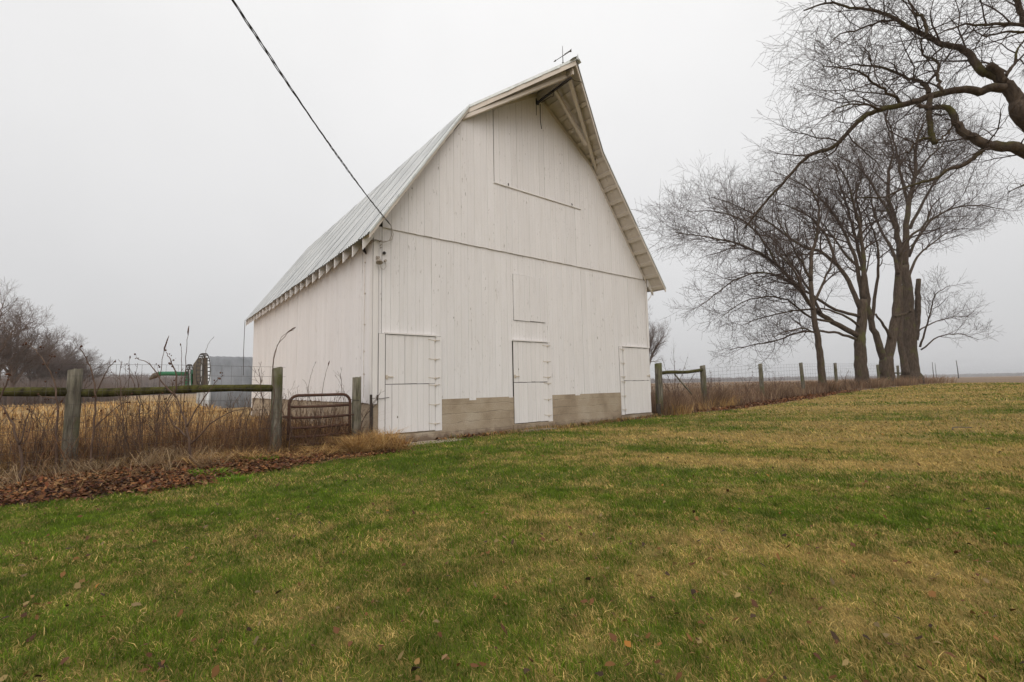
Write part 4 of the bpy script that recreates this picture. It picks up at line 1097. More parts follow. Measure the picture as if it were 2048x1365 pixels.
# far bare trees: one grown model per form, placed as separate trees
def far_tree_meshes(seed, h, spread, dens=1.0):
    T = Tree(seed, up=.10, lens=(h * .30, h * .15, h * .075), step=(h * .030, h * .021, h * .016), twig_r=.013, wander=.16, start=.2, dens=dens)
    r = random.Random(seed)
    T.main.append(('trunk', [Vector((0, 0, -.3)), Vector((0.05, 0, h * .2)), Vector((.1, .1, h * .42))], [h * .028, h * .022, h * .015]))
    nl = 9
    for k in range(nl):
        a = k * 2.4 + r.uniform(-.3, .3); z0 = h * r.uniform(.14, .40); reach = spread * r.uniform(.6, 1.0); hh = h * r.uniform(.62, 1.0) if k else h
        if k < 2: reach *= .25
        T.limb('limb', [Vector((.03, .03, z0)), Vector((math.cos(a) * reach * .35, math.sin(a) * reach * .35, z0 + (hh - z0) * .45)), Vector((math.cos(a) * reach * .75, math.sin(a) * reach * .75, z0 + (hh - z0) * .8)), Vector((math.cos(a) * reach, math.sin(a) * reach, hh))], h * .014, .02, jit=.05)
    b = MB()
    for name, q, rad in T.main: b.tube(q, rad, 6)
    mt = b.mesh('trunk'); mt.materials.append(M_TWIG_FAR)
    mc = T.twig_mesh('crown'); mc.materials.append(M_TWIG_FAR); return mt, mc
FT = [far_tree_meshes(61, 10, 4.2), far_tree_meshes(62, 8, 4.4, 1.1)]
def far_tree(px, py, d, sc_, form, label, grp, rz, sq=1.0):
    p = at(px, py, d); z = gz(p.x, p.y)
    t = thing('bare_tree', label, 'tree', (p.x, p.y, z), rz, grp); t.scale = (sc_ * sq, sc_ * sq, sc_)
    for nm, me in zip(('trunk', 'crown'), FT[form]): link(bpy.data.objects.new(nm, me), t)
    return t
GW = 'bare trees of the wood at the left'
far_tree(-35, 790, 46, 1.08, 0, 'tall bare tree at the very left edge, behind the fence', GW, .4)
far_tree(22, 790, 50, .98, 0, 'tall airy bare tree left of the first fence post', GW, 2.1)
far_tree(62, 790, 60, .98, 1, 'dense bare tree just left of the first fence post', GW, 1.1, 1.15)
far_tree(104, 790, 66, 1.10, 1, 'spreading bare tree rising behind the first fence post', GW, 3.3, 1.0)
far_tree(135, 790, 70, .92, 1, 'low dense bare tree right behind the first fence post', GW, 5.0, 1.3)
far_tree(155, 790, 84, .92, 1, 'rightmost small bare tree where the left wood slopes down', GW, .2, 1.2)
far_tree(1296, 760, 60, .92, 0, 'faint bare tree showing past the right edge of the barn', None, 1.0, .75)

# woods that read as one mass
def wood_mass(name, label, pts, h, depth, n, seed, r=.02):
    rs = np.random.default_rng(seed); V = []; Q = []; off = 0
    seg = rs.integers(0, len(pts) - 1, n); t = rs.random(n)
    A = np.array(pts)[seg]; B = np.array(pts)[seg + 1]; base = A + (B - A) * t[:, None]
    base = base + np.stack([rs.normal(0, depth * .3, n), rs.random(n) * depth], -1)
    hh = h * (.55 + .5 * fbm(base[:, 0], base[:, 1] * 0 + 3, h * 1.6, seed)) * (.75 + .35 * rs.random(n))
    # each tuft: a stem and a fan of upswept rods, as thin three-sided spikes
    per = 10
    for k in range(per):
        z0 = hh * rs.uniform(0, .65, n) if k else hh * 0
        az = rs.random(n) * 6.283; sp = hh * rs.uniform(.05, .25, n) if k else hh * .03
        p0_ = np.stack([base[:, 0] + rs.normal(0, h * .12, n), base[:, 1], ground_z(base[:, 0], base[:, 1]) + z0], -1)
        p1_ = p0_ + np.stack([np.cos(az) * sp, np.sin(az) * sp, (hh - z0) * rs.uniform(.4, 1.0, n)], -1)
        w = r * rs.uniform(.6, 1.6, n)
        tri = np.stack([p0_ + np.stack([w, 0 * w, 0 * w], -1), p0_ + np.stack([-w * .5, w * .87, 0 * w], -1), p0_ + np.stack([-w * .5, -w * .87, 0 * w], -1), p1_], 1)
        V.append(tri.reshape(-1, 3)); i0 = off + np.arange(n) * 4
        Q.append(np.concatenate([np.stack([i0, i0 + 1, i0 + 3], -1), np.stack([i0 + 1, i0 + 2, i0 + 3], -1), np.stack([i0 + 2, i0, i0 + 3], -1)])); off += n * 4
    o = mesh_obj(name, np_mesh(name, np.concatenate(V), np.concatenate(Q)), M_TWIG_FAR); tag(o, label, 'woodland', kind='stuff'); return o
def gp2(px, d): p = at(px, 770, d); return (p.x, p.y)
wood_mass('distant_wood', 'distant leafless wood behind the field at the left', [gp2(-700, 190), gp2(-60, 180), gp2(150, 185), gp2(330, 215), gp2(520, 240), gp2(900, 260)], 14.0, 40, 4200, 5, .13)
wood_mass('near_thicket', 'brushy leafless thicket under the trees at the far left', [gp2(-160, 52), gp2(40, 55), gp2(110, 68), gp2(150, 85)], 4.6, 8, 1700, 6, .016)
wood_mass('horizon_wood', 'blue grey tree line on the far horizon at the right', [gp2(1290, 620), gp2(1480, 640), gp2(1640, 820), gp2(1820, 900), gp2(1910, 950), gp2(1975, 1000)], 8.0, 60, 1500, 8, .45)
wood_mass('horizon_wood', 'blue grey tree line on the horizon at the right edge', [gp2(1985, 900), gp2(2100, 850), gp2(2400, 850)], 7.5, 60, 600, 9, .45)
# far poles
for i, (px, d, h, lab) in enumerate(((1867.5, 150, 5.2, 'thin far pole, nearest to the thick tree trunk'), (1873, 190, 6.0, 'thin far pole just right of another pole beyond the trees'), (1917, 120, 4.6, 'thin leaning far pole standing alone in the field'))):
    p = at(px, 756, d); b = MB(); b.tube([(0, 0, -.2), (.0, 0, h * .5), (-.12 if i == 2 else .02, 0, h)], [.11, .10, .08], 6); o = b.build('utility_pole', M_POLE); o.location = (p.x, p.y, gz(p.x, p.y)); tag(o, lab, 'pole', 'far poles in the field')

# ------------------------------------------------------------------ ribbons: grass, straw, weeds
def ribbons(bx, by, h, az, lean, w, c0, c1, curl=.35, seg=2, z=None):
    n = len(bx); z = zat(bx, by) if z is None else z
    dx, dy = np.cos(az), np.sin(az); fa = R.random(n) * 6.283; px_, py_ = np.cos(fa) * w * .5, np.sin(fa) * w * .5
    ln = h * lean
    base = np.stack([bx, by, z - .01], -1); side = np.stack([px_, py_, 0 * px_], -1)
    if seg == 1:
        tip = base + np.stack([dx * ln, dy * ln, h], -1)
        V = np.stack([base - side, base + side, tip], 1); i0 = np.arange(n)[:, None] * 3
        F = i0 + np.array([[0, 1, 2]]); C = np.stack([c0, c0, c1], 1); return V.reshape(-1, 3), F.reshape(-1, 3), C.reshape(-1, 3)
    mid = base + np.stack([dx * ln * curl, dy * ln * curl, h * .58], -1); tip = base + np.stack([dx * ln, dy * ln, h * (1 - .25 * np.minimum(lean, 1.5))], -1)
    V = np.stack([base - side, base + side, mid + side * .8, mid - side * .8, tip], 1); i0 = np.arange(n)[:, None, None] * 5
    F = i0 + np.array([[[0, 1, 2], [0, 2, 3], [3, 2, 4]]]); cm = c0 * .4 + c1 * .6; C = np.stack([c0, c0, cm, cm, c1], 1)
    return V.reshape(-1, 3), F.reshape(-1, 3), C.reshape(-1, 3)
def join(parts):
    V = []; F = []; C = []; o = 0
    for v, f, c in parts: V.append(v); F.append(f + o); C.append(c); o += len(v)
    return np.concatenate(V), np.concatenate(F), np.concatenate(C)

# lawn: denser and finer near the viewer
lawn_parts = []
def in_view(x, y, m=1.06): return (y > .8) & (np.abs(x) < 1.13 * m * y + .6)
for (y0, y1, dens, w, h, seg) in ((1.55, 3.4, 4600, .0040, .052, 2), (1.55, 3.4, 19000, .0046, .034, 1), (3.4, 5.5, 2200, .0060, .054, 2), (3.4, 5.5, 8200, .0072, .040, 1), (5.5, 9, 2800, .012, .050, 1),
                                  (9, 15, 640, .020, .06, 1), (15, 24, 210, .036, .065, 1), (24, 40, 75, .062, .07, 1)):
    x0, x1 = -1.2 * y1 - 1, min(1.2 * y1 + 1, 36); n = int((x1 - x0) * (y1 - y0) * dens)
    x = R.uniform(x0, x1, n); y = R.uniform(y0, y1, n)
    k = inpoly(x + R.normal(0, .05, n), y + R.normal(0, .05, n), LAWN) & in_view(x, y); x, y = x[k], y[k]; n = len(x)
    s = lawn_straw(x, y); tuft = fbm(x, y, .16, 9)
    isw = R.random(n) < np.clip(s * 1.05 - .02, 0, .95)
    g = GREEN_A + (GREEN_B - GREEN_A) * R.random((n, 1)); sw_ = STRAW_A + (STRAW_B - STRAW_A) * R.random((n, 1)) ** 1.3
    c = np.where(isw[:, None], sw_, g * (.75 + .5 * fbm(x, y, .9, 21))[:, None]) * np.exp(R.normal(0, .20, (n, 1))) * (.40 + 1.2 * fbm(x, y, .13, 23))[:, None]
    hh = h * (.45 + .75 * R.random(n)) * (.55 + .9 * tuft); lean = np.where(isw, R.uniform(.5, 2.0, n), R.uniform(.15, 1.0, n))
    hh = np.where(isw, hh * .8, hh)
    az = R.normal(2.4, 1.3, n)
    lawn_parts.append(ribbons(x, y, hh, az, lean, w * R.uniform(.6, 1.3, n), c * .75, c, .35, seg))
v_, f_, c_ = join(lawn_parts)
tag(mesh_obj('lawn_grass', np_mesh('lawn_grass', v_, f_, c_), M_GRASS), 'short mown lawn, green at the left and straw coloured to the right', 'grass', kind='stuff')

# dry field grass and weeds
STR = np.array([[.46, .27, .090], [.62, .39, .145], [.38, .21, .080], [.26, .14, .06], [.52, .35, .16], [.70, .47, .20]])
RED = np.array([[.105, .050, .030], [.075, .040, .026], [.14, .075, .045], [.17, .10, .062]])
def pick(pal, n, var=.2): return pal[R.integers(0, len(pal), n)] * R.uniform(1 - var, 1 + var, (n, 1))
def patch_uv(u0, u1, v0, v1, n):
    u = R.uniform(u0, u1, n); v = R.uniform(v0, v1, n); return BX + u * CU - v * SU, BY + u * SU + v * CU, u, v
BRN0 = np.array([[.20, .105, .052], [.13, .07, .038], [.28, .155, .075], [.17, .08, .04]])
parts = []
def field(u0, u1, v0, v1, n, h, w, pal, lean=(.1, .7), clump=.8, skip_barn=True, curl=.35):
    x, y, u, v = patch_uv(u0, u1, v0, v1, n)
    k = R.random(n) < np.clip((fbm(x, y, clump, 15) - .30) * 3.4, .04, 1)
    if skip_barn: k &= ~((u > -.05) & (u < W + .1) & (v > -.05) & (v < L + .1))
    x, y = x[k], y[k]; n = len(x)
    hh = h * (.35 + .75 * R.random(n)) * (.45 + 1.1 * fbm(x, y, clump * 1.3, 16)); c = pick(pal, n) * (.55 + .9 * fbm(x, y, clump * .8, 18))[:, None]
    az_ = vnoise(x, y, clump * .9, 51) * 14 + R.normal(0, .7, n); ln_ = lean[0] + (lean[1] - lean[0]) * np.clip(vnoise(x, y, clump * .7, 52) * .8 + R.random(n) * .45 - .1, 0, 1.1)
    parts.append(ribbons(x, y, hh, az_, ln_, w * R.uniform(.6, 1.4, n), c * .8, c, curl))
field(-9.5, -.15, .15, 3.2, 9000, .62, .006, STR * .9, (.05, 2.4), .5, curl=.2)
field(-9.5, -.15, -.1, 2.0, 1500, .9, .0045, STR * .75, (.1, 1.3), .3, curl=.25)
field(-9.5, -.15, .1, 3.2, 4500, .55, .007, STR * .8, (1.0, 3.2), .5, curl=.25)
field(-9.5, -.15, .1, 5, 5000, .62, .008, BRN0, (.1, 2.2), .4, curl=.2)
field(-9.5, -.15, -.35, 1.6, 7500, .85, .006, BRN0 * 1.15, (.05, 1.5), .35, curl=.3)
field(-14, -.15, 3.2, 9, 14000, .55, .011, STR, (.1, 2.4), .8, curl=.2)
field(-30, -.15, 9, 22, 14000, .50, .028, STR, (.1, 2.0), 1.5)
field(-60, -.15, 22, 60, 7000, .5, .08, STR, clump=6)
field(-9.5, -.1, -.15, 1.4, 3800, 1.05, .006, RED, (.02, .35))
field(-14, -2, 3, 10, 2500, 1.2, .009, RED, (.02, .3))
tag(mesh_obj('field_grass', np_mesh('field_grass', *join(parts)), M_STRAW), 'tall dry straw coloured grass in the field behind the left fence', 'dry grass', kind='stuff')
parts = []
field(-9.5, -.2, -.7, .3, 2600, .36, .006, STR * .7, (.4, 2.6), .4)
field(-3.2, .35, -1.2, -.1, 3000, .24, .008, STR, (1.2, 4.0), .3)
field(-8.5, -.2, -1.7, -.3, 1500, .12, .006, STR, (3.0, 9.0), .4)
field(-.75, .30, -1.15, -.25, 3800, .46, .009, np.array([[.52, .32, .12], [.40, .23, .08], [.60, .40, .17], [.28, .15, .06]]), (.3, 2.2), .25)
field(-5.2, -2.8, -1.5, -.5, 1800, .40, .006, np.array([[.34, .24, .14], [.26, .17, .10], [.42, .30, .17]]), (.8, 2.2), .5)
field(-9.5, .2, -2.2, -.6, 700, .2, .005, STR * .7, (.8, 3.0), .5)
field(1.6, 10.0, -.34, -.06, 2600, .16, .008, np.concatenate([STR * .8, np.array([[.10, .15, .02], [.13, .19, .03]])]), (.1, 1.2), .5, skip_barn=False)
tag(mesh_obj('matted_grass', np_mesh('matted_grass', *join(parts)), M_STRAW), 'matted bent dry grass along the foot of the gate and left fence', 'dry grass', kind='stuff')
parts = []
BRN = np.array([[.27, .175, .105], [.36, .25, .15], [.19, .11, .070], [.31, .21, .14], [.15, .085, .06]])
field(10.1, 14.5, -.55, 2.5, 11000, .80, .009, BRN, (.05, .7))
field(10.1, 14.5, -.8, .1, 1800, .45, .009, STR, (.2, .9))
field(14, 24, -.9, 2.5, 11000, .55, .012, BRN, (.05, .8))
field(24, 46, -1.0, 2.2, 9000, .46, .018, BRN, (.1, .9))
field(10.1, 60, 2.5, 12, 8000, .32, .03, BRN, (.1, .7), 2)
field(10.1, 110, 12, 60, 7000, .25, .07, BRN, (.1, .7), 5)
tag(mesh_obj('fence_row_weeds', np_mesh('fence_row_weeds', *join(parts)), M_STRAW), 'brown dead weeds growing along the right hand fence', 'weeds', kind='stuff')
parts = []
for tr, rad in ((t1, .5), (t2, .95), (t3, 1.25), (t4, 1.9)):
    n = 900; a = R.random(n) * 6.283; q = rad * (.55 + .75 * R.random(n)); x = tr.location.x + np.cos(a) * q; y = tr.location.y + np.sin(a) * q; c = pick(np.array([[.32, .20, .12], [.26, .16, .10], [.36, .25, .16]]), n)
    parts.append(ribbons(x, y, .75 * (.4 + .7 * R.random(n)), a + R.normal(0, .5, n), R.uniform(.1, .8, n), .022 * R.uniform(.6, 1.3, n), c * .8, c))
tag(mesh_obj('tree_foot_grass', np_mesh('tree_foot_grass', *join(parts)), M_STRAW), 'pale dry grass tufts round the feet of the trees', 'dry grass', kind='stuff')

# twiggy dead forbs: a few grown forms, strewn along the fences as one tangled mass
forb_forms = []
for fs_ in range(7):
    T = Tree(900 + fs_, up=.12, lens=(.36, .16, .08), step=(.13, .10, .05), twig_r=.0034, wander=.2, start=.25, levels=2); rr_ = random.Random(fs_)
    hgt = rr_.uniform(.75, 1.15); T.limb('stem', [Vector((0, 0, -.05)), Vector((rr_.uniform(-.06, .06), rr_.uniform(-.06, .06), hgt * .5)), Vector((rr_.uniform(-.2, .2), rr_.uniform(-.2, .2), hgt))], .0075, .003, jit=.012)
    for nm, q, rad in T.main: T.twigs.append((1, q, rad))
    tm = T.twig_mesh('tmp'); nv = len(tm.vertices); co = np.empty(nv * 3); tm.vertices.foreach_get('co', co); qd = np.empty(len(tm.loops), np.int32); tm.loops.foreach_get('vertex_index', qd)
    forb_forms.append((co.reshape(-1, 3), qd.reshape(-1, 4))); bpy.data.meshes.remove(tm)
def forbs(name, label, spots, mat):
    V = []; Q = []; o = 0
    for i, (x, y, s_, tilt) in enumerate(spots):
        co, qd = forb_forms[i % 7]; a = i * 2.399; M = np.array((Matrix.Rotation(a, 3, 'Z') @ Matrix.Rotation(tilt, 3, 'X'))); V.append(co @ M.T * s_ + np.array([x, y, gz(x, y)])); Q.append(qd + o); o += len(co)
    ob = mesh_obj(name, np_mesh(name, np.concatenate(V), None, None, np.concatenate(Q)), mat); tag(ob, label, 'weeds', kind='stuff')
def spots(u0, u1, v0, v1, n, s0, s1, tl=.25):
    x, y, u, v = patch_uv(u0, u1, v0, v1, n); return [(float(a), float(b_), rng.uniform(s0, s1), rng.gauss(0, tl)) for a, b_ in zip(x, y)]
forbs('dead_forbs', 'tangle of dark twiggy dead weeds along the left fence', spots(-8, -.3, -.6, 1.0, 190, .35, .95, .5) + spots(-8, -.3, -.3, 1.4, 55, .95, 1.5, .2) + spots(-8, -.3, .6, 4, 70, .5, 1.05, .25), M_STEM)
forbs('dead_forbs', 'tangle of reddish twiggy dead weeds along the right fence', spots(10.4, 14.5, -.3, 2.2, 60, .6, 1.15, .25) + spots(14.5, 26, -.5, 1.8, 60, .4, .8, .25), M_TWIG_RED)

# ------------------------------------------------------------------ leaves
LEAFC = np.array([[.145, .050, .022], [.105, .036, .020], [.21, .078, .028], [.25, .115, .042], [.060, .028, .018], [.19, .105, .055], [.28, .155, .068], [.16, .058, .020]])
def leaves(x, y, size, col, lift=.01, tilt=.45):
    n = len(x); z = zat(x, y) + lift
    shp = np.array([[0, -.5, 0], [.34, -.12, .10], [.22, .28, .06], [0, .58, -.02], [-.24, .26, .10], [-.32, -.14, .04]])
    P = np.tile(shp[None], (n, 1, 1)) * (1 + R.normal(0, .12, (n, 6, 1))); P[:, :, 2] *= R.uniform(-1.6, 2.8, (n, 1)); P *= size[:, None, None]
    a = R.random(n) * 6.283; tx = R.normal(0, tilt, n); ty = R.normal(0, tilt, n)
    P[:, :, 2] += P[:, :, 0] * tx[:, None] + P[:, :, 1] * ty[:, None]
    X = P[:, :, 0] * np.cos(a)[:, None] - P[:, :, 1] * np.sin(a)[:, None]; Y = P[:, :, 0] * np.sin(a)[:, None] + P[:, :, 1] * np.cos(a)[:, None]
    V = np.stack([X + x[:, None], Y + y[:, None], P[:, :, 2] + z[:, None]], -1)
    i0 = np.arange(n)[:, None, None] * 6; F = i0 + np.array([[[0, 1, 5], [1, 2, 4], [1, 4, 5], [2, 3, 4]]])
    return V.reshape(-1, 3), F.reshape(-1, 3), np.repeat(col, 6, 0)
def litter_patch(u0, u1, v0, v1, n, size, outside=True, fade=None):
    x, y, u, v = patch_uv(u0, u1, v0, v1, n)
    k = np.ones(n, bool)
    if outside: k = ~inpoly(x + R.normal(0, .05, n) + (fbm(x, y, .6, 61) - .5) * .7, y + R.normal(0, .05, n) + (fbm(x, y, .5, 62) - .5) * .5, LAWN)
    if fade is not None: k &= R.random(n) < fade(u, v)
    x, y = x[k], y[k]; n = len(x)
    return leaves(x, y, size * np.clip(np.exp(R.normal(0, .28, n)), .45, 1.45), pick(LEAFC, n, .35) * (.55 + .9 * fbm(x, y, .5, 63))[:, None] * .85, R.random(n) * .05, .4)
lp_ = [litter_patch(-10.5, -.0, -3.6, .5, 74000, .043, True, lambda u, v: np.clip(1.15 - (v + 2.0) * .38, .12, 1)),
       litter_patch(-.3, 10, -.45, .0, 1100, .075, True, lambda u, v: .15 + .6 * (fbm(u, v, 1.2, 8) > .52)),
       litter_patch(10.6, 27, -2.1, -.4, 10000, .075, True, lambda u, v: np.clip(1.3 - np.abs(u - 16) * .09, .15, 1))]
tag(mesh_obj('leaf_litter', np_mesh('leaf_litter', *join(lp_)), M_LEAF), 'bed of fallen red brown leaves along the fences', 'leaves', kind='stuff')
# small leaves and bits strewn over the lawn, too many and small to tell apart
n = 1700; yy = 1.7 + 12 * R.random(n) ** 1.5; xx = (R.random(n) * 2 - 1) * 1.12 * yy; k = inpoly(xx, yy, LAWN)
nl = int(k.sum()); tag(mesh_obj('leaf_scraps', np_mesh('leaf_scraps', *leaves(xx[k], yy[k], R.uniform(.018, .045, nl), pick(LEAFC * np.array([.85, 1.1, 1.0]), nl, .3), .03)), M_LEAF), 'tiny scraps of dead leaf scattered through the lawn', 'leaves', kind='stuff')
# the larger single leaves on the lawn
LEAFPX = [(244, 1275), (195, 1168), (775, 1021), (733, 1140), (1008, 1072), (1140, 1055), (1075, 1025), (1085, 1076), (1218, 1075), (1157, 1126), (1168, 1198), (1325, 970), (1762, 938), (1732, 962), (1790, 1122), (1390, 1192), (1255, 1283),
          (1062, 1315), (1925, 1198), (1990, 1066), (1857, 1058), (1765, 872), (1560, 1022), (1342, 1070), (890, 1310), (1225, 1268), (1565, 1163), (1640, 1210), (1775, 973), (1495, 1054), (672, 1256), (1535, 950), (1978, 1120), (700, 1282), (288, 1335), (160, 1030), (555, 1038), (1900, 1305), (745, 1200), (1060, 1130)]
ORANGE = {1, 2, 11, 12, 9, 16, 19, 21, 26, 31}
mlf = []
for kcol, base in enumerate(([.13, .058, .024], [.34, .145, .030], [.26, .155, .080])):
    for vv in range(2):
        v_, f_, c_ = leaves(np.zeros(1), np.zeros(1), np.ones(1), np.array([base]), 0, .2); v_[:, 2] -= v_[:, 2].mean()
        me = np_mesh('fallen_leaf', v_, f_, c_); me.materials.append(M_LEAF); mlf.append(me)
LEAF_OBJ = []
for i, (px, py) in enumerate(LEAFPX):
    r_ = ray(px, py); t = (.05 - CAM_H) / r_.z; p = Vector((0, 0, CAM_H)) + r_ * t
    z = float(zat(np.array([p.x]), np.array([p.y]))[0]); kc = 1 if i in ORANGE else (2 if i % 4 == 0 else 0)
    o = bpy.data.objects.new('fallen_leaf', mlf[kc * 2 + i % 2]); link(o); o.location = (p.x, p.y, z + .045); o.rotation_euler = (rng.uniform(-.4, .4), rng.uniform(-.4, .4), rng.uniform(0, 6.28)); s_ = rng.uniform(.032, .052); o.scale = (s_, s_, s_)
    LEAF_OBJ.append((kc, px, o))
ORD = 'first second third fourth fifth sixth seventh eighth ninth tenth eleventh twelfth thirteenth fourteenth fifteenth sixteenth seventeenth eighteenth nineteenth twentieth twenty-first twenty-second twenty-third twenty-fourth'.split()
for kc, cn in ((0, 'dark brown'), (1, 'orange'), (2, 'pale tan')):
    for j, (_, _, o) in enumerate(sorted((t_ for t_ in LEAF_OBJ if t_[0] == kc), key=lambda t_: t_[1])):
        tag(o, '%s fallen leaf on the lawn, %s of that colour from the left' % (cn, ORD[j]), 'leaf', 'single leaves on the lawn')
# green weed tufts at the lawn edge
parts = []
for (px, py, n, rad) in ((425, 948, 260, .16), (520, 925, 200, .16), (470, 955, 120, .12)):
    r_ = ray(px, py); p = Vector((0, 0, CAM_H)) + r_ * ((.05 - CAM_H) / r_.z); a = R.random(n) * 6.283; q = rad * np.sqrt(R.random(n)); g = GREEN_B * np.array([[.9, 1.15, .9]]) * R.uniform(.7, 1.3, (n, 1))
    parts.append(ribbons(p.x + np.cos(a) * q * 1.8, p.y + np.sin(a) * q, .10 * R.uniform(.5, 1.2, n), a, R.uniform(.3, 1.2, n), np.full(n, .014), g * .8, g))
tag(mesh_obj('green_weeds', np_mesh('green_weeds', *join(parts)), M_GRASS), 'small green weed tufts at the edge of the leaf bed', 'weeds', kind='stuff')

# ------------------------------------------------------------------ saplings and tall weeds by the fences
def sapling(name, label, base, limbs, d, r0=.02, twig=True, seeds=0, seed=1, mat=M_STEM, group=None, scale=.5):
    rs = random.Random(seed)
    p0_ = at(base[0], base[1], d); z = gz(p0_.x, p0_.y); root = thing(name, label, 'shrub', (p0_.x, p0_.y, z), 0, group); o_ = root.location
    T = Tree(seed, up=.06, lens=(.42, .2, .1), step=(.17, .12, .08), twig_r=.0026, wander=.22, start=.4, levels=2)
    tips = []
    for i, lm in enumerate(limbs):
        pts = [at(x, y, d + dd) for (x, y, *rest) in lm for dd in [rest[0] if rest else 0]]
        if i == 0: pts = [Vector((p0_.x, p0_.y, z - .05))] + pts
        rr_ = r0 * (1 if i == 0 else .6)
        T.limb('stem' if i == 0 else 'branch', pts, rr_, .004, kids=twig, jit=.006, scale=scale); tips.append(pts[-1])
    for nm, q, rad in T.main:
        b = MB(); b.tube([p - o_ for p in q], rad, 7); b.build(nm, mat, root)
    if twig and T.twigs:
        ends = [tw[1][-1] for tw in T.twigs if tw[0] == 1]
        T.twigs = [(l_, [p - o_ for p in pp], rd) for l_, pp, rd in T.twigs]
        mesh_obj('twigs', T.twig_mesh('twigs'), mat, root)['kind'] = 'stuff'
    else: ends = []
    if seeds:
        b = MB()
        for q in tips + rs.sample(ends, min(len(ends), seeds)):
            for k in range(rs.randint(1, 3)):
                c = q - o_ + Vector((rs.gauss(0, .02), rs.gauss(0, .02), rs.gauss(0, .02))); s_ = rs.uniform(.008, .016)
                b.tube([c - Vector((0, 0, s_)), c, c + Vector((0, 0, s_ * .9))], [s_ * .5, s_, s_ * .3], 5)
        b.build('seed_heads', M_SEED, root)['kind'] = 'stuff'
    return root
GS = 'bare saplings by the left fence'
sapling('sapling', 'branching dark sapling in front of the rail, midway between the two posts', (382, 925), [[(378, 880), (366, 830), (350, 790), (342, 760)], [(372, 855), (395, 815), (420, 778), (440, 755)], [(352, 795), (325, 765), (300, 730), (272, 716)], [(350, 785), (352, 750), (340, 720), (332, 705)], [(376, 875), (345, 845), (330, 800)], [(380, 890), (420, 850), (460, 825), (500, 815)]], 7.2, .022, True, 14, 21, group=GS)
sapling('sapling', 'thin upright sapling just left of the first fence post', (113, 935), [[(114, 880), (115, 820), (108, 770), (95, 735), (70, 700), (55, 690)], [(96, 738), (95, 725), (105, 712)], [(112, 800), (75, 790)]], 6.8, .017, True, 8, 22, group=GS)
sapling('sapling', 'thin upright sapling just right of the first fence post', (182, 925), [[(186, 870), (192, 810), (188, 760), (176, 725), (163, 700), (162, 692)], [(190, 790), (215, 740), (232, 720)], [(186, 860), (215, 830), (255, 800)]], 6.9, .016, True, 6, 23, group=GS)
sapling('sapling', 'crooked dark sapling at the left edge of the photo', (42, 955), [[(40, 900), (25, 850), (5, 815), (-20, 795)], [(38, 890), (50, 850), (60, 820)], [(-5, 810), (10, 770), (20, 745)]], 6.0, .02, True, 5, 24, group=GS)
sapling('sapling', 'leggy brown sapling between the first post and the branching sapling', (280, 905), [[(280, 860), (278, 810), (268, 770), (258, 740)], [(280, 850), (300, 820)]], 8.2, .012, True, 4, 25, group=GS)
sapling('sapling', 'thin dark sapling left of the gate post by the rail end', (540, 905), [[(542, 850), (548, 790), (546, 740), (552, 700), (570, 672), (590, 656)]], 8.7, .010, False, 0, 26, group=GS)
# tall seed stalks
def stalk(label, pts, d, head, r=.006, grp='tall dry seed stalks'):
    P_ = [at(x, y, d) for x, y in pts]; z = gz(P_[0].x, P_[0].y); root = thing('seed_stalk', label, 'weed', (P_[0].x, P_[0].y, z), 0, grp); o_ = root.location
    T = Tree(int(pts[-1][0])); q = T.smooth(P_, 4, .004); n = len(q); b = MB(); b.tube([p - o_ for p in [Vector((P_[0].x, P_[0].y, z))] + q], [r] * 2 + [r * (1 - .7 * i / n) for i in range(n - 1)], 5); b.build('stalk', M_STEM, root)
    k = max(2, int(n * head)); b = MB(); qs = q[-k:]; b.tube([p - o_ for p in qs], [.004] + [.014 * (1 - .5 * i / k) for i in range(1, k - 1)] + [.004], 6); b.build('seed_head', M_SEED, root)
stalk('tallest seed stalk above the green auger tube', [(368, 800), (371, 730), (375, 680), (378, 652)], 8.6, .35, .007)
stalk('leaning seed stalk above the auger spout', [(318, 800), (322, 740), (327, 705), (338, 672)], 8.4, .4, .007)
stalk('short upright seed stalk left of the tallest one', [(362, 800), (363, 730), (363, 700), (361, 687)], 8.7, .3)
stalk('thin seed stalk left of the spout', [(256, 800), (258, 750), (259, 725), (260, 712)], 8.8, .3)
stalk('thin seed stalk in front of the shed end', [(408, 800), (410, 720), (416, 690), (428, 674)], 9.2, .2, .005)
stalk('curved seed stalk against the white side wall', [(547, 780), (546, 720), (560, 680), (575, 665), (592, 655)], 8.9, .35, .006)
stalk('upright seed stalk above the middle of the gate', [(638, 860), (645, 780), (652, 745), (659, 722)], 9.6, .3)
stalk('leaning thin seed stalk above the left half of the gate', [(612, 850), (618, 770), (625, 740), (632, 724)], 9.6, .2, .005)
stalk('drooping thin seed stalk above the right half of the gate', [(690, 860), (690, 800), (682, 770), (670, 750)], 9.6, .2, .005)
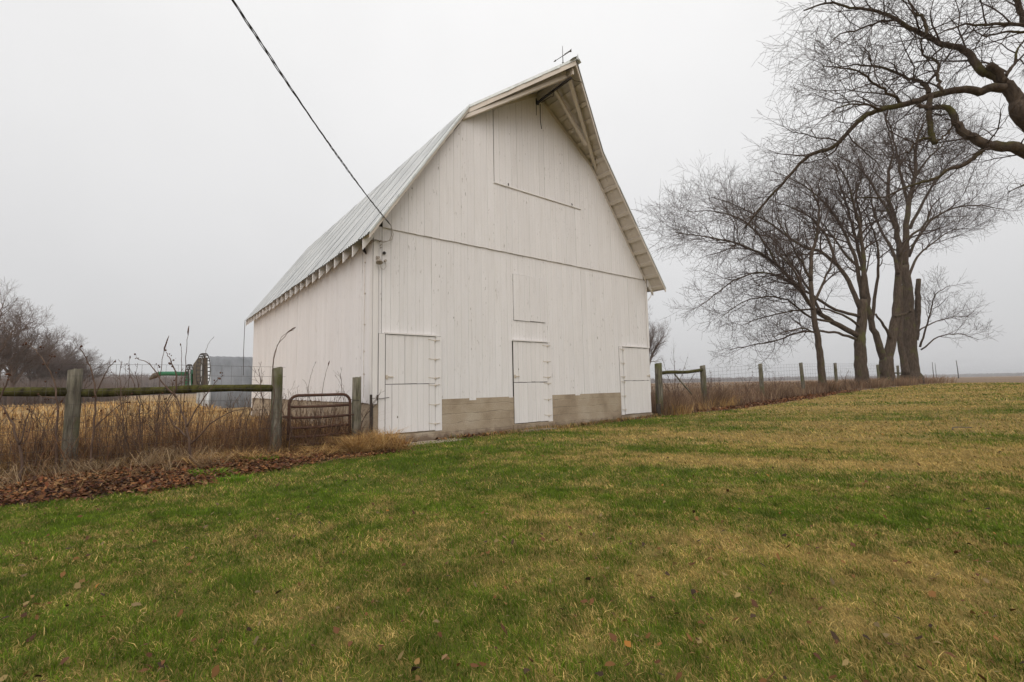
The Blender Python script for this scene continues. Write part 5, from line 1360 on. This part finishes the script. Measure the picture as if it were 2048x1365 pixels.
# red twigged shrub behind the right hand rail
GR = 'leafless shrubs along the right hand fence'
sapling('shrub', 'red twigged leafless shrub behind the right hand rail', (1352, 815), [[(1350, 780), (1349, 740), (1347, 700)], [(1350, 790), (1335, 750), (1325, 720)], [(1350, 790), (1365, 745), (1375, 715)], [(1352, 800), (1385, 755), (1395, 740)], [(1352, 800), (1330, 770), (1318, 735)]], 19.2, .02, True, 12, 31, M_TWIG_RED, GR, 1.6)
sapling('shrub', 'small leafless shrub right of the railed fence bay', (1425, 805), [[(1424, 775), (1422, 745)], [(1425, 785), (1440, 760)], [(1425, 785), (1412, 750)]], 20, .015, True, 8, 32, M_TWIG_RED, GR, 1.3)
sapling('shrub', 'leafless shrub with dark seed heads left of the third post', (1495, 800), [[(1497, 770), (1505, 750)], [(1495, 780), (1480, 755)], [(1495, 780), (1512, 760)]], 21, .015, True, 14, 33, M_STEM, GR, 1.3)
sapling('shrub', 'leafless shrub with dark seed heads right of the third post', (1552, 795), [[(1550, 770), (1548, 748)], [(1552, 775), (1565, 755)], [(1552, 775), (1538, 760)]], 21.5, .015, True, 14, 34, M_STEM, GR, 1.3)
sapling('shrub', 'small leafless shrub with seed heads between fence posts and slender tree', (1690, 775), [[(1692, 755), (1698, 742)], [(1690, 765), (1680, 748)]], 26, .015, True, 14, 35, M_STEM, GR, 1.3)
# bleached fallen stick on the lawn at the right
b = MB(); p = Vector((0, 0, CAM_H)) + ray(1925, 860) * ((.1 - CAM_H) / ray(1925, 860).z); zz = float(zat(np.array([p.x]), np.array([p.y]))[0])
b.tube([(-.20, 0, .02), (-.18, .03, .06), (-.05, .05, .07), (.20, .0, .06)], .011, 6); o = b.build('fallen_stick', M_OLDWOOD); o.location = (p.x, p.y, zz); tag(o, 'thin fallen stick lying on the lawn at the far right', 'stick')

# ------------------------------------------------------------------ damp winter air
b = MB(); b.box(-6500, 6500, -900, 7500, -2.5, 30); hz = b.build('haze', None)
hm = bpy.data.materials.new('haze'); hm.use_nodes = True; hn = hm.node_tree; hn.nodes.clear()
ho = hn.nodes.new('ShaderNodeOutputMaterial'); hv = hn.nodes.new('ShaderNodeVolumePrincipled'); hv.inputs['Color'].default_value = (.90, .91, .94, 1); hv.inputs['Density'].default_value = 6e-4; hv.inputs['Anisotropy'].default_value = 0.0
hn.links.new(hv.outputs[0], ho.inputs['Volume']); hz.data.materials.append(hm); tag(hz, 'thin pale winter haze over the fields', 'haze', kind='stuff')
